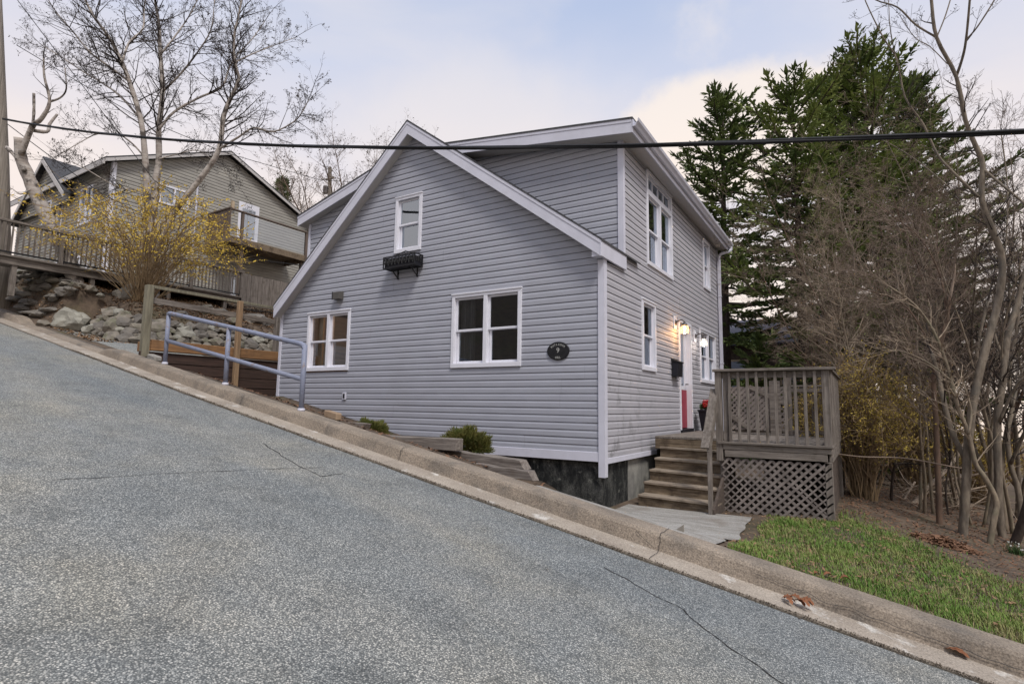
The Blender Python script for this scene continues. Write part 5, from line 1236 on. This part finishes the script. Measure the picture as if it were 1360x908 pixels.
# --- spruces
def spruce(label, base, h, w_, seed, m, bare=.12, lean=(0,0), step=.30, dens=1.0, top=.06, openness=.12):
    rr = random.Random(seed); base = V(base); t = thing('spruce_tree', label, 'tree', base, 'tall spruces behind the house')
    tr, fo, br = MB(), MB(), MB()
    ax = lambda z: base+V((lean[0]*(z/h)**1.5, lean[1]*(z/h)**1.5, z))
    tr.tube([ax(h*i/10) for i in range(11)], [.02+.017*h*(1-i/10.2)*.95 for i in range(11)], 9); tr.build('trunk', BARKD, t, smooth=True)
    z = h*bare
    def spray(p, d, L, wd):
        d = d.normalized(); s = d.cross(Z);
        if s.length < .1: s = X.copy()
        s.normalize()
        for k in range(2):
            s2 = (s*cos(k*1.2+rr.uniform(-.5,.5))+Z*sin(k*1.2+rr.uniform(-.5,.5))).normalized()
            fo.face([p, p+d*L*.35+s2*wd*rr.uniform(.7,1.2), p+d*L, p+d*L*.4-s2*wd*rr.uniform(.7,1.2)])
    while z < h*.985:
        f = (z/h-bare)/(1-bare); prof = (1-f)**.50*(.62+.38*min(1, f/.16)); n = rr.randint(4, 6); z += step*(.55+.6*(1-f))*rr.uniform(.7,1.25)
        sec = rr.random()*6.28
        for i in range(n):
            if rr.random() < openness: continue
            a = sec+2*pi*i/n+rr.uniform(-.35,.35); L = max(.25, w_*prof*rr.uniform(.40,1.25)*(1+.75*mnoise.noise(V((cos(a)*1.3, sin(a)*1.3, z*.5+seed)))))
            up = lerp(-.10, .75, f**1.6)+rr.uniform(-.1,.1); d0 = V((cos(a), sin(a), up)).normalized(); p0 = ax(z); ns = 5; P = [p0]; d = d0.copy()
            for k in range(ns): d = (d+V((0,0,-.10+.09*k))+V((rr.gauss(0,.06),rr.gauss(0,.06),0))).normalized(); P.append(P[-1]+d*L/ns)
            br.tube(P, [.010+.010*L*(1-k/ns) for k in range(ns+1)], 4, cap=False)
            m_ = int(L*10*dens)+5
            for j in range(m_):
                u_ = lerp(.16 if f > .25 else .32, 1, (j+rr.random())/m_); k = min(ns-1, int(u_*ns)); q = P[k].lerp(P[k+1], u_*ns-k); dd = (P[k+1]-P[k]).normalized(); s = dd.cross(Z).normalized()*(1 if j % 2 else -1)
                TL = (.20+.34*L*.42*(1.1-u_))*rr.uniform(.6,1.15); td = (dd*.75+s*rr.uniform(.5,.95)+Z*rr.uniform(-.30,.22)).normalized()
                for e_ in range(4):
                    v_ = e_/4; spray(q+td*TL*v_, (td+V((rr.gauss(0,.35),rr.gauss(0,.35),rr.gauss(.05,.3)))), rr.uniform(.11,.24), rr.uniform(.018,.040))
                spray(q+Z*.02, (dd+Z*rr.uniform(0,.6)+V((rr.gauss(0,.3),rr.gauss(0,.3),0))), rr.uniform(.16,.28), .045)
            spray(P[-1], d, .3, .06)
    for e_ in range(14): spray(ax(h*(.955+.04*rr.random())), V((rr.gauss(0,.4),rr.gauss(0,.4),1)), .34, .05)
    br.build('branches', BARKD, t); fo.build('foliage', m, t)
def sp(px, pytop, D, w_, seed, m, label, **kw):
    top = atd(px, pytop, D); z0 = gz(top.x, top.y); spruce(label, (top.x, top.y, z0-.1), top.z-z0+.1, w_, seed, m, **kw)
sp(953, 133, 20.0, 2.9, 61, SPRUCE2, 'narrow dark spruce nearest the downspout', bare=.30, lean=(.15,.1), openness=.16)
sp(1052, 122, 18.5, 4.0, 62, SPRUCE, 'middle spruce with a visible dark trunk and open lower boughs', bare=.28, dens=.9, openness=.24)
sp(1155, 72, 19.5, 4.3, 63, SPRUCE, 'tallest broad spruce with a ragged wind-swept top', bare=.22, lean=(-.3,.1))
sp(1105, 106, 20.5, 3.3, 69, SPRUCE, 'spruce filling the gap left of the tallest one', bare=.22)
sp(1208, 108, 21.0, 3.0, 64, SPRUCE2, 'right-hand spruce half veiled by bare brown branches', bare=.22)
sp(1200, 400, 15.5, 2.3, 65, SPRUCE, 'low bushy evergreen above the forsythia thicket', bare=.02, step=.34)
sp(1010, 455, 16.6, 1.4, 67, SPRUCE2, 'small dark evergreen before the slate-roofed house', bare=.05, step=.36)
p = atd(374, 246, 33); spruce('tiny far spruce top beside the neighbour\'s roof slope', (p.x, p.y, p.z-6), 6.2, 1.1, 68, SPRUCE2)

# --- bare thicket: brown multi-stemmed trees before the spruces
def bare_tree(name, label, base, stems, h, seed, mt, mc, lev=3, dens=2.6, L=1.6, spread=.5, r0=.07, kids=(3,4,5), group=None, jit=.22, up=.1, ratio=.46, buds=None, lean=(0,0,0)):
    rr = random.Random(seed); base = V(base); t = thing(name, label, 'tree', base, group); bt, bc, tips = MB(), MB(), []
    for i in range(stems):
        a = 2*pi*i/stems+rr.uniform(-.5,.5); d = V((cos(a)*spread*rr.uniform(.4,1.2)+lean[0], sin(a)*spread*rr.uniform(.4,1.2)+lean[1], 1)); H = h*rr.uniform(.75,1.05); pts = [base+V((cos(a)*.1,sin(a)*.1,-.1))]
        for k in range(6): d = (d+V((rr.gauss(0,.14),rr.gauss(0,.14),.06))).normalized(); pts.append(pts[-1]+d*H/6)
        P, rad = limb(bt, pts, r0*rr.uniform(.8,1.2), r0*.16, 6, 3, .06, rr)
        dress(bc, P, rad, dens, L, rr, lev, .34, tips, kids=kids, ratio=ratio, up=up, jit=jit)
    if buds: bc.cur = 1; bud_cloud(bc, tips, rr, buds[1], buds[2])
    bt.build('trunk', mt, t, smooth=True); bc.build('crown', [mc, buds[0] if buds else mc], t)
for px, py, D, n, h, sd, mt, mc, L, lab in ((1150,640,12.5,5,6.4,71,BARK,TWIGT,1.7,'tan-twigged bare thicket tree behind the porch\'s right corner'), (1200,640,13.2,6,8.4,72,BARKR,TWIG,1.8,'brown-twigged thicket tree tangled before the tallest spruce'),
                                             (1250,640,12.6,6,8.6,73,BARKG,TWIG,1.8,'grey-stemmed thicket tree directly behind the saplings'), (1105,640,14.5,3,5.0,74,BARKR,TWIG,1.5,'low bare thicket tree seen over the porch railing'),
                                             (1310,640,13.6,5,7.2,75,BARKR,TWIGD,1.7,'dark-twigged thicket tree at the right edge')):
    p = atd(px, py, D); bare_tree('thicket_tree', lab, (p.x, p.y, gz(p.x,p.y)), n, h, sd, mt, mc, 3, 5.2, L, .58, .040, (3,5,6), 'bare thicket trees behind the saplings', ratio=.47)
for px, py, D, n, h, sd, lab in ((1232,715,9.2,3,4.6,101,'slim tan multi-stemmed bush rising between the leftmost brown sapling and the brush pile'), (1296,725,8.9,3,5.0,102,'slim grey multi-stemmed bush tangled among the saplings'), (1350,735,8.7,3,5.2,103,'slim multi-stemmed bush at the very edge beside the snowdrops'), (1270,700,10.2,4,5.6,104,'taller tangle of thin stems rising behind the brush pile')):
    p = atd(px, py, D); bare_tree('thicket_tree', lab, (p.x, p.y, gz(p.x,p.y)), n, h, sd, BARK, TWIG, 2, 4.5, 1.15, .34, .026, (4,5), 'bare thicket trees behind the saplings', ratio=.48, up=.14, jit=.28)
p = atd(1345, 700, 10.5); bare_tree('thicket_tree', 'tall budded thicket tree filling the upper right corner before the sky', (p.x, p.y, gz(p.x,p.y)), 6, 6.2, 79, BARKG, TWIGD, 2, 5.0, 1.3, .30, .04, (4,5), 'bare thicket trees behind the saplings', ratio=.45, up=.22, buds=(TWIGD, .018, .9))
p = atd(1352, 470, 16); bare_tree('red_budded_tree', 'small tree with a pinkish red haze of buds at the right edge', (p.x,p.y,gz(p.x,p.y)), 4, 5.0, 76, BARKR, TWIGD, 2, 3, 1.2, .35, .05, (3,4), None, buds=(mat('red_bud', (.28,.06,.07), (.2,.05,.05), rough=.8), .03, .8))
p = atd(452, 330, 27); bare_tree('roadside_tree', 'vase-shaped bare tree rising behind the left dormer roof', (p.x,p.y,p.z-3.0), 9, 8.9, 77, BARKR, TWIG, 2, 4.5, 1.8, .36, .07, (5,6), None, jit=.12, up=.22, ratio=.5, buds=(TWIGD, .035, .5))

# --- grey saplings close to the right edge
def sapling(label, seqs, D, seed, mt=BARKG, mc=TWIGD, dens=3.0, L=.9, lev=2, kids=(3,4), buds=None):
    rr = random.Random(seed); b0 = pxl(seqs[0][0][:1], D)[0]; t = thing('sapling', label, 'tree', (b0.x, b0.y, gz(b0.x,b0.y)), 'grey saplings on the lawn edge'); bt, bc, tips = MB(), MB(), []
    for seq, dd0, dd1, r0, r1, tw in seqs:
        pts = pxl(seq, D+dd0, D+dd1)
        if r0 > .06 and dd0 == 0: pts[0] = V((pts[0].x, pts[0].y, min(pts[0].z, gz(pts[0].x,pts[0].y)-.04)))
        P, rad = limb(bt, pts, r0*.54, r1*.75, 9 if r0 > .05 else 6, 4, .05, rr)
        if tw: dress(bc, P, rad, 4.2*dens*tw, L, rr, lev, .35, tips, kids=kids, ratio=.48, up=.16)
    if buds: bud_cloud(bc, tips, rr, .013, .8)
    bt.build('trunk', mt, t, smooth=True); bc.build('crown', mc, t)
sapling('straight brown-barked sapling standing leftmost on the lawn edge', [([(1249,726),(1247,665),(1245,609),(1243,557),(1240,505),(1246,470),(1256,430),(1262,395)], 0, .5, .082, .035, .5), ([(1246,480),(1220,430),(1195,400),(1150,385),(1110,372)], .3, 1.0, .028, .008, 1.0), ([(1258,425),(1250,370),(1225,320),(1190,290),(1150,262)], .5, 1.3, .028, .008, 1.0)], 8.35, 81, BARKR, TWIG, L=.8)
sapling('tallest smooth grey sapling with an S-curved upper trunk reaching out of frame', [([(1278,722),(1283,644),(1288,565),(1303,486),(1326,400),(1331,345),(1318,305),(1304,265),(1305,218),(1295,192),(1282,159),(1270,102),(1244,50),(1237,0),(1232,-60)], 0, .2, .108, .022, .30),
    ([(1283,610),(1265,575),(1254,535),(1246,498),(1238,470)], .1, .6, .07, .035, .3), ([(1270,102),(1278,78),(1283,53),(1288,0),(1292,-60)], .2, -.3, .035, .016, .35), ([(1283,53),(1298,36),(1322,-2),(1340,-40)], .1, -.2, .022, .010, .3), ([(1244,50),(1216,33),(1192,10),(1163,0),(1140,-20)], .2, .6, .026, .010, .35),
    ([(1244,50),(1256,20),(1268,-20)], .2, .5, .02, .010, .3), ([(1300,262),(1265,228),(1245,205),(1226,165),(1202,129),(1191,79),(1173,50),(1150,3),(1140,-30)], .1, .8, .036, .008, .5), ([(1191,79),(1183,45),(1180,0)], .6, .8, .012, .006, .4),
    ([(1306,225),(1330,245),(1360,270),(1390,300)], .1, -.4, .035, .015, .5), ([(1258,85),(1235,62),(1215,50),(1198,25)], .2, .7, .012, .006, .5), ([(1262,250),(1220,215),(1180,190),(1130,170)], .3, 1.2, .018, .006, .8)], 7.9, 82, BARKG, TWIGD, dens=2.4, L=.55, kids=(3,3), buds=True)
sapling('crooked sapling bent like an elbow just behind the leaf pile', [([(1310,752),(1319,696),(1323,665),(1308,634),(1296,616),(1286,576),(1272,539),(1263,505),(1256,480),(1240,440),(1215,405),(1180,380)], 0, .7, .075, .018, .6), ([(1263,505),(1230,480),(1190,465),(1150,470),(1110,455)], .3, 1.2, .020, .006, 1.0), ([(1286,576),(1290,545),(1280,510)], .1, .3, .03, .012, .5)], 7.55, 83, BARK, TWIGT, L=.7)
sapling('dark sapling with mottled bark just right of the tallest smooth one', [([(1337,735),(1328,690),(1326,634),(1325,557),(1333,498),(1338,450),(1352,400),(1365,350)], 0, .5, .105, .05, .5), ([(1327,560),(1345,520),(1362,500),(1400,480)], .1, -.3, .04, .02, .5), ([(1335,480),(1320,440),(1322,390),(1335,330),(1338,250),(1330,180)], .3, 1.0, .04, .012, .8)], 8.2, 84, BARKG, TWIGD, L=.8)
sapling('grey sapling half hidden between the tallest and the dark mottled one', [([(1312,700),(1317,665),(1316,600),(1314,557),(1308,526),(1296,500),(1300,450),(1312,400)], 0, .5, .088, .03, .5), ([(1310,530),(1318,490),(1330,450),(1332,390)], .2, .6, .04, .02, .6)], 9.1, 85, BARKG, TWIGD, L=.9)
sapling('pale leaning sapling at the extreme right edge', [([(1350,725),(1356,690),(1352,650),(1342,616),(1338,575),(1344,542),(1340,495),(1350,440),(1356,380)], 0, .6, .085, .03, .6), ([(1342,616),(1358,580),(1372,550)], .1, -.3, .05, .03, .4), ([(1345,540),(1352,510),(1366,470)], .2, .4, .035, .02, .5)], 8.8, 86, BARKG, TWIGD, L=.8)
sapling('thick dark leaning trunk rising from the right edge of the lawn', [([(1335,752),(1345,728),(1356,700),(1368,660),(1380,600)], 0, -.3, .11, .08, .2)], 8.0, 87, BARKD, TWIGD)
sapling('slender twisted alder beside the porch\'s right post', [([(1164,680),(1160,660),(1150,635),(1138,601),(1131,577),(1133,533),(1131,500),(1126,460),(1118,420),(1112,370)], 0, .5, .062, .014, .7), ([(1133,540),(1120,533),(1107,530),(1103,518),(1106,502)], .1, -.5, .032, .018, .1), ([(1131,552),(1122,553),(1114,547),(1112,535)], .1, -.3, .022, .012, .1)], 10.2, 88, BARK, TWIGT, dens=2.5, L=.8)
sapling('short dark forked stump-like sapling beside the twisted alder', [([(1184,684),(1184,655),(1187,625),(1195,615),(1230,618),(1262,622)], 0, -.4, .055, .008, .8), ([(1186,628),(1168,605),(1150,590),(1135,575)], .1, -.4, .020, .008, .8), ([(1187,622),(1192,590),(1180,560),(1165,530)], .1, .5, .024, .008, .8)], 9.9, 89, BARKD, TWIGD, dens=3, L=.6)
sapling('thin black sapling behind the leftmost brown one', [([(1262,700),(1256,650),(1262,600),(1252,540),(1262,480),(1258,420)], 0, .3, .03, .010, 1.0)], 9.4, 90, BARKD, TWIGD, L=.8)
rr = random.Random(91); t = None
b = MB(); P = pxl([(1085,598),(1140,606),(1200,608),(1262,619),(1295,625)], 9.0, 8.0); b.tube(smooth_path(P), .012, 5); b2 = b.build('fallen_branch', TWIG); tag(b2, 'long thin dark branch lying sideways across the saplings in the porch direction', 'branch')
# --- pale dead branches
bp = thing('brush_pile', 'heap of bleached dead branches behind the saplings', 'brush pile', atd(1240,660,10))
rr = random.Random(92)
main = [([(1190,680),(1215,668),(1240,640),(1262,618),(1275,600)], .055), ([(1200,690),(1240,684),(1290,672)], .035), ([(1215,700),(1250,696),(1300,688)], .03), ([(1225,650),(1260,655),(1310,645)], .03), ([(1240,640),(1285,632),(1320,625)], .028), ([(1230,705),(1262,690),(1275,668),(1282,650)], .028), ([(1215,640),(1200,665),(1190,690)], .02)]
for i, (seq, r) in enumerate(main):
    b = MB(); P, rad = limb(b, pxl(seq, 9.9+.15*i, 10.4-.1*i), r, r*.4, 7, 4, .08, rr); dress(b, P, rad, 5, .6, rr, 1, .2, None, kids=(3,3), ratio=.5); b.build('branch', DEADW, bp)
for i in range(40):
    b_ = MB() if i % 40 == 0 else b_
    p = atd(rr.uniform(1190,1330), rr.uniform(640,705), rr.uniform(9.6,11)); twig(b_, p, V((rr.gauss(0,1), rr.gauss(0,.6), rr.gauss(.1,.25))), rr.uniform(.5,1.1), .010, 1, rr, up=0)
b_.build('loose_twigs', DEADW, bp)

# ------------------------------------------------------------------ ground cover
rr = random.Random(95)
STRAW = mat('dead_straw_blade', (.36,.29,.16), (.22,.17,.09), scale=8, rough=.9)
def onlawn(x, y):
    t_ = y-(yk(x)+.68)
    if t_ < .02 or x < 1.15: return 0
    edge = 1.98-.04*t_+.16*mnoise.noise(V((x*2,y*2,0)))
    if x < edge+.05: return 0
    lim = lerp(3.9, 2.1, sm(2.3, 4.6, x))+.35*mnoise.noise(V((x*1.7,y*1.7,5)))+.25*mnoise.noise(V((x*5,y*5,6)))
    if x > 1.25 and x < 2.72 and y > 1.3: return 0
    return 1 if t_ < lim or rr.random() < .35*math.exp(-(t_-lim)*3.5) else 0
b = MB(); n = 0
while n < 95000:
    x = rr.uniform(1.2, 7.5) if rr.random() < .9 else rr.uniform(7.5, 14); y = rr.uniform(-2.1, 2.4)
    if not onlawn(x, y): n += .25; continue
    k = .5+.5*mnoise.noise(V((x*1.6,y*1.6,9)))+.25*mnoise.noise(V((x*5,y*5,2)))
    if rr.random() > .05+1.35*k: n += .2; continue
    h = rr.uniform(.022,.056)*(.5+1.0*k); a = rr.random()*2*pi; ln = rr.uniform(.2,.9)*h; wd = rr.uniform(.002,.0045); z = gz(x,y)-.004; b.cur = 1 if rr.random() < .10+.5*max(0, mnoise.noise(V((x*2.4,y*2.4,31)))) else 0; h *= rr.choice((.6,.8,1,1,1.3))
    s = V((cos(a+1.57),sin(a+1.57),0))*wd; p = V((x,y,z)); m_ = p+V((cos(a)*ln*.4,sin(a)*ln*.4,h*.65)); tp = p+V((cos(a)*ln,sin(a)*ln,h))
    b.addf([p-s,p+s,m_+s*.8,m_-s*.8,tp], [(0,1,2,3),(3,2,4)]); n += 1
o = b.build('lawn_grass', [GRASS, STRAW]); o['kind'] = 'stuff'; tag(o, 'patchy spring grass on the lawn between kerb and porch', 'grass')
def litter(name, label, pts, m, s=.035):
    b = MB()
    for x, y, dz in pts:
        c = V((x, y, gz(x,y)+.008+dz)); a = rr.random()*2*pi; L = s*rr.uniform(.5,1.4); tl = rr.uniform(-.5,.5); u_ = V((cos(a),sin(a),rr.gauss(0,.25))).normalized(); v_ = V((-sin(a),cos(a),tl)).normalized()
        k = rr.uniform(.3,.55); b.face([c-u_*L, c-v_*L*k+Z*.004, c+u_*L*.9+Z*L*.35, c+v_*L*k])
    o = b.build(name, m); o['kind'] = 'stuff'; return tag(o, label, 'leaf litter')
pts = []
while len(pts) < 16000:
    x = rr.uniform(-16, -10.75); y = rr.uniform(-2.1, 5.0)
    if rr.random() < .35+.6*(.5+.5*mnoise.noise(V((x*1.2,y*1.2,4)))): pts.append((x, y, rr.random()*.02))
litter('leaf_litter', 'brown dead leaves covering the uphill bank', pts, LEAFT, .038)
pts = []
while len(pts) < 6500:
    x = rr.uniform(2.7, 8.5); y = rr.uniform(-1.2, 7)
    if onlawn(x, y) and rr.random() > .06: continue
    pts.append((x, y, rr.random()*.02))
pts = pts+[(q[0]+rr.gauss(0,.1), q[1]+rr.gauss(0,.1), 0) for q in pts]
litter('leaf_litter', 'brown dead leaves and mulch under the saplings', pts, LEAFB, .022)
pts = []
while len(pts) < 900:
    x = rr.uniform(1.9, 7); y = rr.uniform(-2.05, 2.2)
    if onlawn(x, y) and rr.random() < .15+.9*max(0, mnoise.noise(V((x*2.2,y*2.2,12)))): pts.append((x, y, .01+rr.random()*.03))
litter('leaf_litter', 'scattered dead leaves and bits caught in the lawn grass', pts, LEAFT, .022)
pts = [(rr.uniform(1.2,2.6), rr.uniform(-2.0,1.15), .004) for _ in range(900)]
litter('leaf_litter', 'small dead leaves and crumbs on the bare soil beside the path slab', pts, LEAFT, .016)
pts = [(rr.uniform(-8,-.8), rr.uniform(-2.0,-.1), .0) for _ in range(1500)]
litter('leaf_litter', 'dead leaf debris in the narrow bed before the gable', pts, LEAFB, .03)
lp = thing('leaf_pile', 'heap of russet dead leaves and bark on the lawn before the crooked sapling', 'leaf pile', (3.75,.2,-.85))
b = MB(); c0 = atd(1258, 764, 7.0); cx_, cy_ = c0.x, c0.y
for i in range(900):
    a = rr.random()*2*pi; q = sqrt(rr.random()); x = cx_+cos(a)*q*.36; y = cy_+sin(a)*q*.26; c = V((x,y,gz(x,y)+.01+.10*(1-q)*rr.random())); L = rr.uniform(.02,.055); u_ = V((rr.gauss(0,1),rr.gauss(0,1),rr.gauss(0,.35))).normalized(); v_ = u_.cross(V((rr.gauss(0,.4),rr.gauss(0,.4),1))).normalized(); b.face([c-u_*L, c-v_*L*.4, c+u_*L, c+v_*L*.4])
b.build('leaves', LEAFB, lp)
def oak_leaf(label, c, L, ang, n=1):
    b = MB(); rr_ = random.Random(int(c[0]*1000))
    for j in range(n):
        cc = V(c)+V((rr_.gauss(0,.07)*(n > 1), rr_.gauss(0,.02)*(n > 1), .012+.003*j-.2*0)); a0 = ang+rr_.gauss(0,.4)*(n > 1); u_ = V((cos(a0), sin(a0), -.2*cos(a0))); v_ = V((-sin(a0), cos(a0), .15)); pts = []
        prof_ = [(0,.03),(.12,.10),(.22,.28),(.30,.16),(.42,.40),(.52,.20),(.66,.36),(.76,.17),(.9,.2),(1,.0)]
        up_s = [cc+u_*L*t_+v_*L*w2*.8+Z*(.03*sin(t_*3.1)+.02*w2) for t_, w2 in prof_]; dn = [cc+u_*L*t_-v_*L*w2*.8+Z*(.03*sin(t_*3.1)+.025*w2) for t_, w2 in prof_]
        md = [cc+u_*L*t_+Z*(.024*sin(t_*3.1)) for t_, w2 in prof_]
        for i in range(len(prof_)-1): b.face([md[i], md[i+1], up_s[i+1], up_s[i]]); b.face([md[i+1], md[i], dn[i], dn[i+1]])
    return tag(b.build('fallen_leaf', LEAFO), label, 'leaf', 'orange leaves in the gutter')
def onroad(px, py, h=0.0): r_ = ray(px,py); nn = V((SL,0,1)); return CAM+r_*((RZ+h-nn.dot(CAM))/nn.dot(r_))
p = onroad(1048,798,.01); oak_leaf('cluster of crumpled orange leaves in the gutter below the porch', p, .10, -.15, 7)
p = onroad(1252,862,.01); oak_leaf('single orange oak leaf in the gutter near the right edge', p, .15, -.2, 1)
p = atd(1107,757,5.6); oak_leaf('small curled brown leaf on the grass verge above the gutter', (p.x, yk(p.x)+.85, gz(p.x,yk(p.x)+.85)), .09, .4, 3)
# snowdrops at the right edge
sd_ = thing('snowdrop_clump', 'clump of green blades with small white flowers at the right edge of the lawn', 'flowers', atd(1352,765,7.2))
b, b2 = MB(), MB(); c0 = atd(1352,768,7.2)
for i in range(160):
    a = rr.random()*2*pi; x = c0.x+rr.gauss(0,.05); y = c0.y+rr.gauss(0,.04); h = rr.uniform(.08,.16); p = V((x,y,gz(x,y)-.005)); tp = p+V((cos(a)*.05,sin(a)*.05,h)); s = V((cos(a+1.57),sin(a+1.57),0))*.004; b.face([p-s,p+s,tp])
    if i % 14 == 0:
        for _ in range(5): leaf(b2, tp, .014, rr, -.3, 1)
b.build('blades', LEAFG, sd_); b2.build('flowers', WHITEP, sd_)
# grit and leaf crumbs along the seam of asphalt and gutter
b = MB()
for i in range(5200):
    x = rr.uniform(-9.5, 5.2); y = yk(x)+.035+rr.gauss(0,.022)*(1+1.5*max(0,mnoise.noise(V((x*1.4,0,8))))); s_ = rr.uniform(.003,.010)
    c = V((x,y,rz(x)+.004)); u_ = rdir(rr, X, 1.2)*s_; w__ = Z.cross(u_).normalized()*s_*.7; tp = c+Z*s_*rr.uniform(.5,1.1); b.face([c-u_,c-w__,tp]); b.face([c-w__,c+u_,tp]); b.face([c+u_,c+w__,tp]); b.face([c+w__,c-u_,tp])
o = b.build('gutter_grit', mat('gutter_grit', (.06,.048,.036), (.16,.13,.10), scale=60, rough=.95)); o['kind'] = 'stuff'; tag(o, 'dark grit and crumbs collected along the gutter seam', 'grit')
# crumbs on the road
for o in bpy.data.objects:
    if '_loc' in o: del o['_loc']
